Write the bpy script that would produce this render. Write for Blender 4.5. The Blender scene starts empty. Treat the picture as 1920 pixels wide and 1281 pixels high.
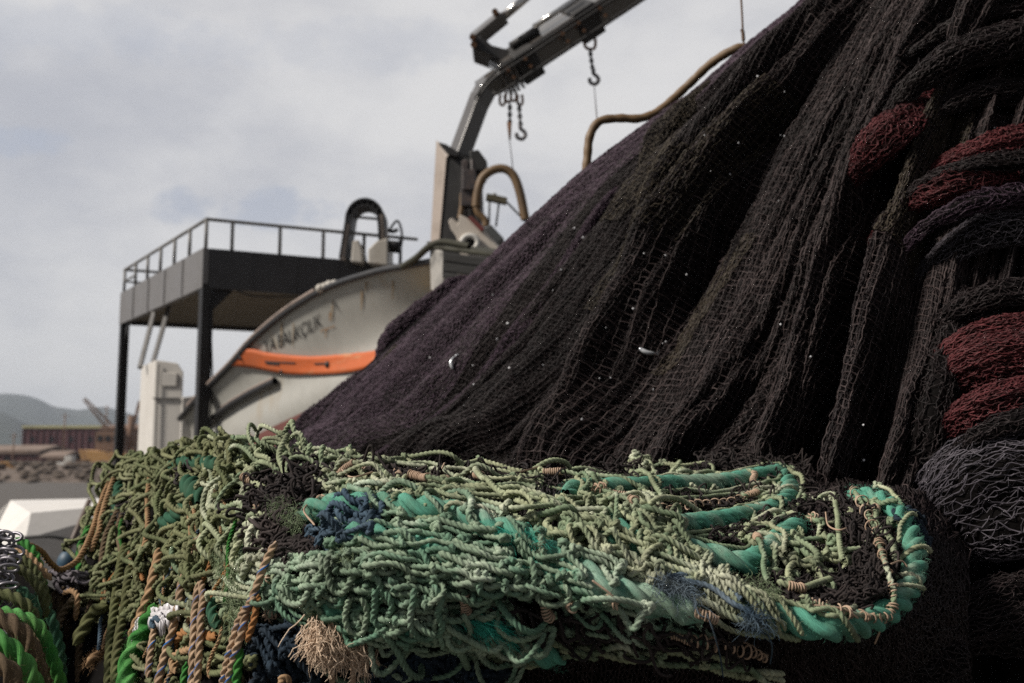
import bpy, bmesh, math, random
import numpy as np
from mathutils import Vector, Matrix
from mathutils.bvhtree import BVHTree

R_ = math.radians
rng = np.random.default_rng(11)
random.seed(5)
sc = bpy.context.scene
col = sc.collection

# ------------------------------------------------------------------ camera
F_PX, CZ, HORIZON = 1867.0, 1.10, 866.0
PITCH = math.atan((HORIZON - 640.5) / F_PX)
cd = bpy.data.cameras.new('camera')
cam = bpy.data.objects.new('camera', cd)
col.objects.link(cam)
cam.location = (0, 0, CZ)
cam.rotation_euler = (math.pi / 2 + PITCH, 0, 0)
cd.sensor_width = 36.0
cd.lens = F_PX / 1920 * 36.0
cd.clip_start = 0.05
cd.clip_end = 9000
cd.dof.use_dof = True
cd.dof.focus_distance = 1.36
cd.dof.aperture_fstop = 5.7
sc.camera = cam
sc.cycles.use_denoising = False
sc.cycles.sample_clamp_indirect = 1.0
sc.view_settings.view_transform = 'Standard'
sc.view_settings.look = 'None'
sc.view_settings.exposure = 0.0
sc.view_settings.gamma = 1.0

# ------------------------------------------------------------------ sun and sky
SUN = Vector((-0.82, -0.27, 0.74)).normalized()
sl = bpy.data.lights.new('sun', 'SUN')
so = bpy.data.objects.new('sun', sl)
col.objects.link(so)
so.rotation_euler = SUN.to_track_quat('Z', 'Y').to_euler()
sl.energy = 5.0
sl.angle = R_(9)
sl.color = (1.0, 0.93, 0.84)

world = bpy.data.worlds.new('World')
sc.world = world
world.use_nodes = True
wn, wl = world.node_tree.nodes, world.node_tree.links
wn.clear()
w_out = wn.new('ShaderNodeOutputWorld')
w_bg = wn.new('ShaderNodeBackground')
w_bg.inputs[1].default_value = 0.10
wl.new(w_bg.outputs[0], w_out.inputs[0])
w_sky = wn.new('ShaderNodeTexSky')
w_sky.sky_type = 'NISHITA'
w_sky.sun_disc = False
w_sky.sun_elevation = math.asin(SUN.z)
w_sky.sun_rotation = math.atan2(SUN.x, SUN.y)
w_tc = wn.new('ShaderNodeTexCoord')


def wmath(op, a, b=None, v=None):
    n = wn.new('ShaderNodeMath')
    n.operation = op
    wl.new(a, n.inputs[0])
    if b is not None:
        wl.new(b, n.inputs[1])
    if v is not None:
        n.inputs[1].default_value = v
    return n.outputs[0]


def wnoise(scale, sz, detail, rough, offs=0.0):
    mp = wn.new('ShaderNodeMapping')
    mp.inputs['Scale'].default_value = (1, 1, sz)
    mp.inputs['Location'].default_value = (offs, offs * .7, 0)
    wl.new(w_tc.outputs['Generated'], mp.inputs[0])
    n = wn.new('ShaderNodeTexNoise')
    n.inputs['Scale'].default_value = scale
    n.inputs['Detail'].default_value = detail
    n.inputs['Roughness'].default_value = rough
    wl.new(mp.outputs[0], n.inputs[0])
    return n.outputs[0]


def wmix(fac, a, b):
    n = wn.new('ShaderNodeMix')
    n.data_type = 'RGBA'
    if isinstance(fac, float):
        n.inputs[0].default_value = fac
    else:
        wl.new(fac, n.inputs[0])
    for k, s in ((6, a), (7, b)):
        if isinstance(s, tuple):
            n.inputs[k].default_value = (*s, 1)
        else:
            wl.new(s, n.inputs[k])
    return n.outputs[2]


def wramp(x, lo, hi):
    n = wn.new('ShaderNodeMapRange')
    n.interpolation_type = 'SMOOTHSTEP'
    n.inputs[1].default_value = lo
    n.inputs[2].default_value = hi
    wl.new(x, n.inputs[0])
    return n.outputs[0]


def at(px, py, d):
    """world point seen at photo pixel (px, py) at distance d in front of the camera (along +Y)"""
    px, py, d = np.broadcast_arrays(np.asarray(px, float), np.asarray(py, float), np.asarray(d, float))
    a = (px - 960.0) / F_PX
    b = (640.5 - py) / F_PX
    fy = math.cos(PITCH) - b * math.sin(PITCH)
    fz = math.sin(PITCH) + b * math.cos(PITCH)
    k = d / fy
    return np.stack([a * k, d + 0 * k, CZ + fz * k], -1)


def direction(px, py):
    v = at(px, py, 1.0) - np.array([0, 0, CZ])
    return v / np.linalg.norm(v)


# overcast: pale broken cloud over a little blue (radiances are divided by the background strength)
cl_a = wramp(wnoise(2.6, 1.9, 8, .56), .36, .64)
cl_b = wramp(wnoise(5.0, 2.2, 7, .6, 3.1), .40, .70)
cloud = wmix(cl_a, (5.1, 5.2, 5.65), (7.8, 7.7, 7.65))
cloud = wmix(wmath('MULTIPLY', cl_b, v=.35), cloud, (7.9, 7.75, 7.65))
for (cx, cy, rx, ry, k) in ((520, 392, 130, 48, .8), (20, 262, 105, 32, .85), (640, 80, 420, 60, .25), (150, 60, 260, 60, .3),
                            (345, 388, 70, 40, .8)):
    dv = direction(cx, cy)
    rt = direction(cx + 10, cy) - dv
    rt /= np.linalg.norm(rt)
    up = np.cross(rt, dv)
    sub = []
    for ax, sz in ((rt, rx / F_PX), (up, ry / F_PX)):
        n = wn.new('ShaderNodeVectorMath')
        n.operation = 'DOT_PRODUCT'
        n.inputs[1].default_value = tuple(ax / sz)
        wl.new(w_tc.outputs['Generated'], n.inputs[0])
        o = wmath('SUBTRACT', n.outputs['Value'], v=float(np.dot(dv, ax) / sz))
        sub.append(wmath('MULTIPLY', o, o))
    rr = wmath('ADD', sub[0], sub[1])
    nz = wmath('MULTIPLY', wnoise(21, 1.5, 8, .66, cx * .01), v=3.2)
    m = wramp(wmath('SUBTRACT', wmath('ADD', rr, nz), v=1.6), 0.9, .0)
    fr = wn.new('ShaderNodeVectorMath')
    fr.operation = 'DOT_PRODUCT'
    fr.inputs[1].default_value = tuple(dv)
    wl.new(w_tc.outputs['Generated'], fr.inputs[0])
    m = wmath('MULTIPLY', m, wramp(fr.outputs['Value'], .6, .8))
    m = wmath('MULTIPLY', m, v=k)
    cloud = wmix(m, cloud, (4.7, 5.05, 5.9))
# unseen dark overcast added behind the camera and overhead to cut ambient light
dn_ = wn.new('ShaderNodeVectorMath')
dn_.operation = 'DOT_PRODUCT'
dn_.inputs[1].default_value = tuple(Vector((-.45, .87, .20)).normalized())
wl.new(w_tc.outputs['Generated'], dn_.inputs[0])
cloud = wmix(wramp(dn_.outputs['Value'], .05, .72), (2.0, 2.0, 2.1), cloud)
sky_c = wmix(.95, w_sky.outputs[0], cloud)
wl.new(sky_c, w_bg.inputs[0])


# ------------------------------------------------------------------ material helpers
def new_mat(name):
    m = bpy.data.materials.new(name)
    m.use_nodes = True
    nt = m.node_tree
    b = nt.nodes['Principled BSDF']
    return m, nt, b


def N(nt, kind, **kw):
    n = nt.nodes.new(kind)
    for k, v in kw.items():
        if isinstance(k, str) and hasattr(n, k):
            setattr(n, k, v)
    return n


def nmix(nt, fac, a, b, mode='MIX'):
    n = nt.nodes.new('ShaderNodeMix')
    n.data_type = 'RGBA'
    n.blend_type = mode
    if isinstance(fac, (int, float)):
        n.inputs[0].default_value = fac
    else:
        nt.links.new(fac, n.inputs[0])
    for k, s in ((6, a), (7, b)):
        if isinstance(s, (tuple, list)):
            n.inputs[k].default_value = (*s[:3], 1)
        else:
            nt.links.new(s, n.inputs[k])
    return n.outputs[2]


def nramp(nt, x, lo, hi, a=0.0, b=1.0):
    n = nt.nodes.new('ShaderNodeMapRange')
    n.inputs[1].default_value = lo
    n.inputs[2].default_value = hi
    n.inputs[3].default_value = a
    n.inputs[4].default_value = b
    nt.links.new(x, n.inputs[0])
    return n.outputs[0]


def ntex(nt, coord, scale, detail=4, rough=.55, sc3=(1, 1, 1), loc=(0, 0, 0), rot=(0, 0, 0)):
    tc = nt.nodes.new('ShaderNodeTexCoord')
    mp = nt.nodes.new('ShaderNodeMapping')
    mp.inputs['Scale'].default_value = sc3
    mp.inputs['Location'].default_value = loc
    mp.inputs['Rotation'].default_value = rot
    nt.links.new(tc.outputs[coord], mp.inputs[0])
    n = nt.nodes.new('ShaderNodeTexNoise')
    n.inputs['Scale'].default_value = scale
    n.inputs['Detail'].default_value = detail
    n.inputs['Roughness'].default_value = rough
    nt.links.new(mp.outputs[0], n.inputs[0])
    return n.outputs[0]


def nbump(nt, b, h, strength, dist):
    n = nt.nodes.new('ShaderNodeBump')
    n.inputs['Strength'].default_value = strength
    n.inputs['Distance'].default_value = dist
    nt.links.new(h, n.inputs['Height'])
    nt.links.new(n.outputs[0], b.inputs['Normal'])


def mat_fibre(name, c1, c2, dirt, dirt_amt=.5, bump=.0012, fine=40, along=6, tracer=None, rough=.85, worn=None):
    """laid rope or twine: streaks of fibre along UV.y, two yarn colours, dirt in patches"""
    m, nt, b = new_mat(name)
    at_ = N(nt, 'ShaderNodeAttribute')
    at_.attribute_name = 'rnd'
    base = nmix(nt, at_.outputs['Fac'], c1, c2)
    st = ntex(nt, 'UV', 1.0, 5, .65, (fine, along, 1))
    patch = ntex(nt, 'Object', 16, 5, .6)
    patch2 = ntex(nt, 'Object', 70, 3, .6)
    if worn:
        base = nmix(nt, nramp(nt, ntex(nt, 'Object', 11, 4, .6, loc=(3, 1, 7)), .5, .68), base, worn)
    if tracer:
        tc = nt.nodes.new('ShaderNodeTexCoord')
        sx = nt.nodes.new('ShaderNodeSeparateXYZ')
        nt.links.new(tc.outputs['UV'], sx.inputs[0])
        lo = nramp(nt, sx.outputs[0], .14, .15)
        hi = nramp(nt, sx.outputs[0], .24, .25, 1, 0)
        mm = N(nt, 'ShaderNodeMath', operation='MULTIPLY')
        nt.links.new(lo, mm.inputs[0])
        nt.links.new(hi, mm.inputs[1])
        m2 = N(nt, 'ShaderNodeMath', operation='MULTIPLY')
        nt.links.new(mm.outputs[0], m2.inputs[0])
        nt.links.new(nramp(nt, ntex(nt, 'UV', 1.0, 2, .5, (1, 2.2, 1)), .42, .5, .1, 1), m2.inputs[1])
        base = nmix(nt, m2.outputs[0], base, tracer)
    base = nmix(nt, nramp(nt, patch, .42, .72, 0, dirt_amt), base, dirt)
    base = nmix(nt, nramp(nt, patch2, .5, .75, 0, dirt_amt * .6), base, tuple(x * .5 for x in dirt))
    sv = nramp(nt, st, .3, .7, .62, 1.22)
    cb = N(nt, 'ShaderNodeCombineColor')
    for k in range(3):
        nt.links.new(sv, cb.inputs[k])
    base = nmix(nt, 1.0, base, cb.outputs[0], 'MULTIPLY')
    nt.links.new(base, b.inputs['Base Color'])
    b.inputs['Roughness'].default_value = rough
    b.inputs['Specular IOR Level'].default_value = .22
    nbump(nt, b, st, .8, bump)
    return m


def mat_net(name, c1, c2, c3, scale=3.0, spec=.25, rough=.6):
    m, nt, b = new_mat(name)
    a = ntex(nt, 'Object', scale, 3, .5)
    a2 = ntex(nt, 'Object', scale * 2.3, 3, .5, loc=(5, 2, 1))
    at_ = N(nt, 'ShaderNodeAttribute')
    at_.attribute_name = 'rnd'
    c = nmix(nt, nramp(nt, a, .4, .62), c1, c2)
    c = nmix(nt, nramp(nt, a2, .52, .68), c, c3)
    c = nmix(nt, nramp(nt, at_.outputs['Fac'], .4, 1, 0, .5), c, tuple(x * 2.2 for x in c2))
    nt.links.new(c, b.inputs['Base Color'])
    b.inputs['Roughness'].default_value = rough
    b.inputs['Specular IOR Level'].default_value = spec
    return m


def mat_paint(name, c, c2=None, rough=.5, metal=0.0, scale=6, lo=.5, hi=.7, rust=None, rust_lo=.62, rust_hi=.7, stretch=(1, 1, 1),
              bump=.0, spec=.5, fine=60):
    m, nt, b = new_mat(name)
    base = c
    n1 = ntex(nt, 'Object', scale, 6, .6, stretch)
    base = nmix(nt, nramp(nt, n1, lo, hi), c, c2 if c2 else tuple(x * .7 for x in c))
    if rust:
        n2 = ntex(nt, 'Object', scale * 1.7, 7, .65, stretch, (4, 9, 2))
        base = nmix(nt, nramp(nt, n2, rust_lo, rust_hi), base, rust)
    n3 = ntex(nt, 'Object', fine, 4, .6)
    nt.links.new(nmix(nt, nramp(nt, n3, .3, .7, 0, .25), base, tuple(x * .55 for x in c)), b.inputs['Base Color'])
    nt.links.new(nramp(nt, n1, .3, .7, rough - .08, rough + .12), b.inputs['Roughness'])
    b.inputs['Metallic'].default_value = metal
    b.inputs['Specular IOR Level'].default_value = spec
    if bump:
        nbump(nt, b, n3, .5, bump)
    return m


# ------------------------------------------------------------------ object helpers
def tag(o, label=None, cat=None, group=None, kind=None):
    if label:
        o['label'] = label
    if cat:
        o['category'] = cat
    if group:
        o['group'] = group
    if kind:
        o['kind'] = kind
    return o


def thing(name, label, cat, loc=(0, 0, 0), group=None):
    o = bpy.data.objects.new(name, None)
    o.empty_display_size = .1
    col.objects.link(o)
    o.location = tuple(float(x) for x in loc)
    return tag(o, label, cat, group)


def put(name, me, mat, parent=None):
    o = bpy.data.objects.new(name, me)
    for m in (mat if isinstance(mat, (list, tuple)) else [mat]):
        me.materials.append(m)
    col.objects.link(o)
    if parent is not None:
        o.parent = parent
        p, t = parent, Vector((0, 0, 0))
        while p is not None:
            t = t + Vector(p.location)
            p = p.parent
        if parent.type == 'EMPTY':
            o.matrix_parent_inverse = Matrix.Translation(-t)
    return o


def quad_mesh(name, V, Fq, uv=None, rnd=None, smooth=True, mi=None):
    me = bpy.data.meshes.new(name)
    V = np.ascontiguousarray(V, np.float32).reshape(-1, 3)
    Fq = np.ascontiguousarray(Fq, np.int32)
    k = Fq.shape[1]
    me.vertices.add(len(V))
    me.vertices.foreach_set('co', V.ravel())
    me.loops.add(Fq.size)
    me.loops.foreach_set('vertex_index', Fq.ravel())
    me.polygons.add(len(Fq))
    me.polygons.foreach_set('loop_start', np.arange(0, Fq.size, k, dtype=np.int32))
    me.polygons.foreach_set('loop_total', np.full(len(Fq), k, np.int32))
    if mi is not None:
        me.polygons.foreach_set('material_index', np.ascontiguousarray(mi, np.int32))
    me.update(calc_edges=True)
    me.polygons.foreach_set('use_smooth', np.full(len(Fq), bool(smooth)))
    if uv is not None:
        ul = me.uv_layers.new(name='UVMap')
        ul.data.foreach_set('uv', np.ascontiguousarray(uv[Fq.ravel()], np.float32).ravel())
    if rnd is not None:
        a = me.attributes.new('rnd', 'FLOAT', 'POINT')
        a.data.foreach_set('value', np.ascontiguousarray(rnd, np.float32))
    return me


class Acc:
    """collects quad arrays"""

    def __init__(s):
        s.V, s.F, s.U, s.R, s.n = [], [], [], [], 0

    def add(s, V, F, U=None, r=0.0):
        V = V.reshape(-1, 3)
        s.V.append(V)
        s.F.append(F + s.n)
        s.U.append(U if U is not None else np.zeros((len(V), 2)))
        s.R.append(np.broadcast_to(np.asarray(r, float), (len(V),)))
        s.n += len(V)
        return s

    def build(s, name, mat, parent=None, smooth=True):
        me = quad_mesh(name, np.concatenate(s.V), np.concatenate(s.F), np.concatenate(s.U), np.concatenate(s.R), smooth)
        return put(name, me, mat, parent)


def cr(P, n, uniform=True):
    """Catmull-Rom through P resampled to n points (even along its length)"""
    P = np.asarray(P, float)
    if len(P) == 2:
        t = np.linspace(0, 1, n)[:, None]
        return P[0] * (1 - t) + P[1] * t
    Q = np.concatenate([[2 * P[0] - P[1]], P, [2 * P[-1] - P[-2]]])
    m = 24
    t = (np.arange(m) / m)[:, None, None]
    a, b, c, d = Q[:-3], Q[1:-2], Q[2:-1], Q[3:]
    S = .5 * (2 * b + (c - a) * t + (2 * a - 5 * b + 4 * c - d) * t ** 2 + (3 * b - a - 3 * c + d) * t ** 3)
    S = S.transpose(1, 0, 2).reshape(-1, P.shape[1])
    S = np.concatenate([S, P[-1:]])
    L = np.concatenate([[0], np.cumsum(np.linalg.norm(np.diff(S, axis=0), axis=1))])
    x = np.linspace(0, L[-1], n)
    return np.stack([np.interp(x, L, S[:, k]) for k in range(P.shape[1])], -1)


def plen(P):
    return float(np.linalg.norm(np.diff(P, axis=0), axis=1).sum())


def frames(P, closed=False):
    if closed:
        T = np.roll(P, -1, 0) - np.roll(P, 1, 0)
    else:
        T = np.gradient(P, axis=0)
    T /= np.linalg.norm(T, axis=1)[:, None] + 1e-12
    n = len(P)
    U = np.empty_like(P)
    t0 = T[0]
    ref = np.array([0, 0, 1.0]) if abs(t0[2]) < .8 else np.array([1.0, 0, 0])
    u = ref - t0 * ref.dot(t0)
    u /= math.sqrt(u.dot(u))
    ux, uy, uz = u
    Tl = T.tolist()
    out = []
    for (tx, ty, tz) in Tl:
        d = ux * tx + uy * ty + uz * tz
        ux -= d * tx
        uy -= d * ty
        uz -= d * tz
        l = math.sqrt(ux * ux + uy * uy + uz * uz) + 1e-12
        ux /= l
        uy /= l
        uz /= l
        out.append((ux, uy, uz))
    U = np.array(out)
    W = np.cross(T, U)
    return T, U, W


def tube(P, r, n=8, lobes=0, cut=.62, pitch=None, taper=(1, 1), closed=False):
    """swept tube; with lobes it is a laid rope of that many strands, its section turning once per pitch"""
    P = np.asarray(P, float)
    if closed:
        P = np.concatenate([P, P[:1]])
    T, U, W = frames(P)
    k = len(P)
    s = np.concatenate([[0], np.cumsum(np.linalg.norm(np.diff(P, axis=0), axis=1))])
    rr = np.broadcast_to(np.asarray(r, float), (k,)).copy()
    if taper != (1, 1):
        e = np.minimum(1, np.minimum(taper[0] + s / (rr.mean() * 2), taper[1] + (s[-1] - s) / (rr.mean() * 2)))
        rr *= e
    th = np.arange(n + 1) / n * 2 * math.pi
    if lobes:
        a = 2 * math.pi / lobes
        psi = (th % a) - a / 2
        c = .54
        rho = .46
        prof = c * np.cos(psi) + np.sqrt(np.maximum(0, rho ** 2 - (c * np.sin(psi)) ** 2))
        prof = np.maximum(prof, cut)
        ph = th[None, :] + (s / pitch * 2 * math.pi)[:, None]
    else:
        prof = np.ones(n + 1)
        ph = np.broadcast_to(th[None, :], (k, n + 1))
    rad = rr[:, None] * prof[None, :]
    V = P[:, None, :] + rad[..., None] * (np.cos(ph)[..., None] * U[:, None, :] + np.sin(ph)[..., None] * W[:, None, :])
    i = np.arange(k - 1)[:, None] * (n + 1) + np.arange(n)[None, :]
    F = np.stack([i, i + 1, i + n + 2, i + n + 1], -1).reshape(-1, 4)
    uv = np.stack([np.broadcast_to(th / (2 * math.pi), (k, n + 1)), np.broadcast_to((s * 20)[:, None], (k, n + 1))], -1).reshape(-1, 2)
    return V.reshape(-1, 3), F, uv


def strands(P, r, sides=3):
    """many thin fibres at once: P is [N, K, 3]"""
    P = np.asarray(P, float)
    n, k, _ = P.shape
    T = np.gradient(P, axis=1) if k > 2 else np.repeat(P[:, 1:] - P[:, :1], 2, axis=1)
    T /= np.linalg.norm(T, axis=2, keepdims=True) + 1e-12
    ref = rng.normal(size=(n, 1, 3))
    U = np.cross(T, np.broadcast_to(ref, T.shape))
    U /= np.linalg.norm(U, axis=2, keepdims=True) + 1e-12
    W = np.cross(T, U)
    r = np.broadcast_to(np.asarray(r, float), (n, k)) if np.ndim(r) < 2 else np.asarray(r)
    th = np.arange(sides) / sides * 2 * math.pi
    V = P[:, :, None, :] + r[:, :, None, None] * (np.cos(th)[None, None, :, None] * U[:, :, None, :] + np.sin(th)[None, None, :, None] * W[:, :, None, :])
    base = (np.arange(n) * k * sides)[:, None, None] + (np.arange(k - 1) * sides)[None, :, None]
    j = np.arange(sides)[None, None, :]
    j2 = (j + 1) % sides
    F = np.stack([base + j, base + j2, base + sides + j2, base + sides + j], -1).reshape(-1, 4)
    return V.reshape(-1, 3), F


def unit(v):
    return v / (np.linalg.norm(v, axis=-1, keepdims=True) + 1e-12)


def fuzz(acc, P, r, n, ln=.012, th=.00018, r_=.5):
    """loose fibre ends standing off a rope"""
    T, U, W = frames(P)
    i = rng.integers(0, len(P), n)
    a = rng.uniform(0, 2 * math.pi, n)
    o = U[i] * np.cos(a)[:, None] + W[i] * np.sin(a)[:, None]
    b = P[i] + o * r * .85
    l = ln * rng.uniform(.3, 1.2, n)[:, None]
    d = unit(o * rng.uniform(.2, 1, n)[:, None] + T[i] * rng.normal(size=(n, 1)) * 1.1 + rng.normal(size=(n, 3)) * .35)
    d2 = unit(d + rng.normal(size=(n, 3)) * .7)
    K = np.stack([b, b + d * l * .5, b + d * l * .5 + d2 * l * .5], 1)
    V, F = strands(K, np.array([[1, .8, .4]]) * th * np.ones((n, 1)))
    acc.add(V, F, None, r_)


def lattice_noise(x, y, seed=0):
    xi, yi = np.floor(x).astype(np.int64), np.floor(y).astype(np.int64)
    fx, fy = x - xi, y - yi
    fx = fx * fx * (3 - 2 * fx)
    fy = fy * fy * (3 - 2 * fy)

    def h(a, b):
        q = (a * 374761393 + b * 668265263 + seed * 974634777) & 0x7fffffff
        q = (q ^ (q >> 13)) * 1274126177 & 0x7fffffff
        return ((q ^ (q >> 16)) & 0xffff) / 65535.0
    return (h(xi, yi) * (1 - fx) + h(xi + 1, yi) * fx) * (1 - fy) + (h(xi, yi + 1) * (1 - fx) + h(xi + 1, yi + 1) * fx) * fy


def fbm(x, y, seed=0, o=3):
    t, a, s = 0, 1.0, 0
    for k in range(o):
        t = t + a * lattice_noise(x * 2 ** k, y * 2 ** k, seed + k)
        s += a
        a *= .5
    return t / s * 2 - 1


class MB:
    """bmesh collector for hard-surface pieces"""

    def __init__(s):
        s.bm = bmesh.new()

    def hexa(s, pts):
        v = [s.bm.verts.new(tuple(float(c) for c in p)) for p in pts]
        for f in ((0, 3, 2, 1), (4, 5, 6, 7), (0, 1, 5, 4), (1, 2, 6, 5), (2, 3, 7, 6), (3, 0, 4, 7)):
            s.bm.faces.new([v[i] for i in f])
        return s

    def box(s, c, sx, sy, sz, ax=None, ay=None, az=None):
        c = np.asarray(c, float)
        ax = np.array([1., 0, 0]) if ax is None else np.asarray(ax, float)
        ay = np.array([0, 1., 0]) if ay is None else np.asarray(ay, float)
        az = np.array([0, 0, 1.]) if az is None else np.asarray(az, float)
        p = []
        for z in (-.5, .5):
            for (x, y) in ((-.5, -.5), (.5, -.5), (.5, .5), (-.5, .5)):
                p.append(c + ax * x * sx + ay * y * sy + az * z * sz)
        return s.hexa(p)

    def bar(s, a, b, w, h=None, side=None):
        a, b = np.asarray(a, float), np.asarray(b, float)
        t = unit(b - a)
        sd = np.array([0, 1., 0]) if side is None else np.asarray(side, float)
        u = unit(np.cross(t, sd)) if abs(t.dot(sd)) < .95 else unit(np.cross(t, np.array([1., 0, 0])))
        v = np.cross(t, u)
        h = h or w
        p = []
        for q in (a, b):
            for (x, y) in ((-.5, -.5), (.5, -.5), (.5, .5), (-.5, .5)):
                p.append(q + u * x * w + v * y * h)
        return s.hexa(p)

    def cyl(s, a, b, r, n=14, r2=None):
        a, b = np.asarray(a, float), np.asarray(b, float)
        t = unit(b - a)
        u = unit(np.cross(t, np.array([0, 0, 1.]) if abs(t[2]) < .9 else np.array([1., 0, 0])))
        v = np.cross(t, u)
        r2 = r if r2 is None else r2
        A = [s.bm.verts.new(tuple(a + r * (math.cos(x) * u + math.sin(x) * v))) for x in [2 * math.pi * k / n for k in range(n)]]
        B = [s.bm.verts.new(tuple(b + r2 * (math.cos(x) * u + math.sin(x) * v))) for x in [2 * math.pi * k / n for k in range(n)]]
        for k in range(n):
            f = s.bm.faces.new((A[k], A[(k + 1) % n], B[(k + 1) % n], B[k]))
            f.smooth = True
        s.bm.faces.new(A[::-1])
        s.bm.faces.new(B)
        return s

    def sweep(s, P, r, n=8, closed=False):
        V, F, _ = tube(P, r, n, closed=closed)
        vs = [s.bm.verts.new(tuple(v)) for v in V]
        for f in F:
            q = s.bm.faces.new([vs[i] for i in f])
            q.smooth = True
        return s

    def prism(s, poly, off):
        """flat polygon of world points extruded by off"""
        off = np.asarray(off, float)
        A = [s.bm.verts.new(tuple(p)) for p in poly]
        B = [s.bm.verts.new(tuple(np.asarray(p) + off)) for p in poly]
        n = len(A)
        s.bm.faces.new(A)
        s.bm.faces.new(B[::-1])
        for k in range(n):
            s.bm.faces.new((A[k], B[k], B[(k + 1) % n], A[(k + 1) % n]))
        return s

    def ball(s, c, r, sub=2, sq=(1, 1, 1)):
        m = Matrix.Translation(tuple(c)) @ Matrix.Diagonal((*[r * q for q in sq], 1))
        g = bmesh.ops.create_icosphere(s.bm, subdivisions=sub, radius=1.0, matrix=m)
        for v in g['verts']:
            for f in v.link_faces:
                f.smooth = True
        return s

    def build(s, name, mat, parent=None, bevel=0.0):
        bmesh.ops.remove_doubles(s.bm, verts=s.bm.verts, dist=1e-6)
        bmesh.ops.recalc_face_normals(s.bm, faces=s.bm.faces)
        me = bpy.data.meshes.new(name)
        s.bm.to_mesh(me)
        s.bm.free()
        o = put(name, me, mat, parent)
        if bevel:
            b = o.modifiers.new('bevel', 'BEVEL')
            b.width = bevel
            b.segments = 2
            b.limit_method = 'ANGLE'
        return o


# ------------------------------------------------------------------ materials
M = {}
M['twine'] = mat_fibre('green_twine', (.19, .27, .165), (.43, .46, .29), (.07, .07, .04), .7, worn=(.62, .64, .49))
M['twine_teal'] = mat_fibre('sea_green_twine', (.13, .26, .175), (.33, .43, .30), (.05, .065, .045), .65, worn=(.58, .66, .52))
M['twine_olive'] = mat_fibre('olive_twine', (.13, .16, .075), (.215, .225, .115), (.07, .065, .035), .6, worn=(.31, .32, .19))
M['rope_teal'] = mat_fibre('thick_teal_rope', (.085, .31, .225), (.12, .36, .265), (.11, .15, .095), .65, .0022, 60, 2.2, worn=(.34, .46, .36))
M['rope_dark_teal'] = mat_fibre('dark_teal_rope', (.02, .085, .05), (.03, .105, .06), (.05, .06, .03), .5, .0014, 46, 1.6)
M['teal_fray'] = mat_fibre('teal_frayed_fibre', (.035, .42, .31), (.07, .50, .38), (.1, .16, .1), .3)
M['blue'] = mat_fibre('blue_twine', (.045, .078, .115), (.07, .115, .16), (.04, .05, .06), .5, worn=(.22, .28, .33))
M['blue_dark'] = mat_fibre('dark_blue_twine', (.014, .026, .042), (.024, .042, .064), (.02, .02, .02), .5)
M['tan_blue'] = mat_fibre('tan_rope_with_blue_tracer', (.40, .27, .17), (.50, .36, .24), (.17, .11, .07), .7, .0014, 40, 3, tracer=(.02, .14, .42))
M['tan'] = mat_fibre('tan_rope', (.34, .21, .11), (.40, .26, .15), (.16, .10, .05), .5, .0008, 40, 3)
M['orange'] = mat_fibre('orange_brown_rope', (.34, .14, .045), (.40, .19, .07), (.16, .09, .05), .4)
M['lash'] = mat_fibre('beige_lashing', (.44, .31, .22), (.52, .39, .29), (.24, .16, .11), .5, .0003)
M['straw'] = mat_fibre('pale_straw_fibre', (.70, .53, .39), (.78, .62, .47), (.45, .33, .23), .35, .0002)
M['bright'] = mat_fibre('bright_green_rope', (.028, .17, .03), (.05, .23, .045), (.09, .14, .03), .4, .0014, 40, 2.0, worn=(.12, .34, .10))
M['olive'] = mat_fibre('olive_rope', (.075, .09, .035), (.12, .125, .05), (.05, .04, .02), .5)
M['brown'] = mat_fibre('brown_rope', (.11, .075, .045), (.15, .11, .065), (.06, .04, .025), .5)
M['black_twine'] = mat_fibre('black_webbing', (.022, .018, .018), (.04, .031, .03), (.015, .013, .012), .5, worn=(.07, .055, .052))
M['fray_green'] = mat_fibre('pale_green_frayed_fibre', (.20, .27, .15), (.27, .34, .20), (.1, .12, .06), .3)
M['net_black'] = mat_net('black_netting', (.0105, .0075, .0080), (.019, .013, .0135), (.014, .0108, .0100), 3.0)
M['net_purple'] = mat_net('purple_black_netting', (.034, .020, .031), (.046, .028, .042), (.021, .013, .018), 3.0)
M['net_olive'] = mat_net('olive_black_netting', (.028, .022, .015), (.038, .030, .021), (.018, .014, .011), 3.0)
M['net_brown'] = mat_net('worn_brown_netting', (.032, .023, .023), (.048, .035, .034), (.020, .016, .0165), 3.0)
M['net_red'] = mat_net('dark_red_netting', (.055, .012, .014), (.085, .020, .022), (.024, .008, .009), 5.0)
M['net_grey'] = mat_net('grey_lavender_netting', (.048, .043, .052), (.078, .070, .082), (.030, .027, .035), 5.0)
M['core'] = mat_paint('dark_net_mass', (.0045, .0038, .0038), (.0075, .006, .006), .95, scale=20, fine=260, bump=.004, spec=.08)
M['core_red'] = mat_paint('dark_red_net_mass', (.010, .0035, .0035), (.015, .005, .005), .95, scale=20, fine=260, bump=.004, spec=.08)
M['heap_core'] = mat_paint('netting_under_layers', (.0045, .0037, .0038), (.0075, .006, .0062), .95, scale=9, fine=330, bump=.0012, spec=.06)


# ------------------------------------------------------------------ ground, water, hills, shore
def flat(name, x0, x1, y0, y1, z, mat, kind='structure'):
    me = bpy.data.meshes.new(name)
    me.from_pydata([(x0, y0, z), (x1, y0, z), (x1, y1, z), (x0, y1, z)], [], [(0, 1, 2, 3)])
    o = put(name, me, mat)
    o['kind'] = kind
    return o


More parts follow.
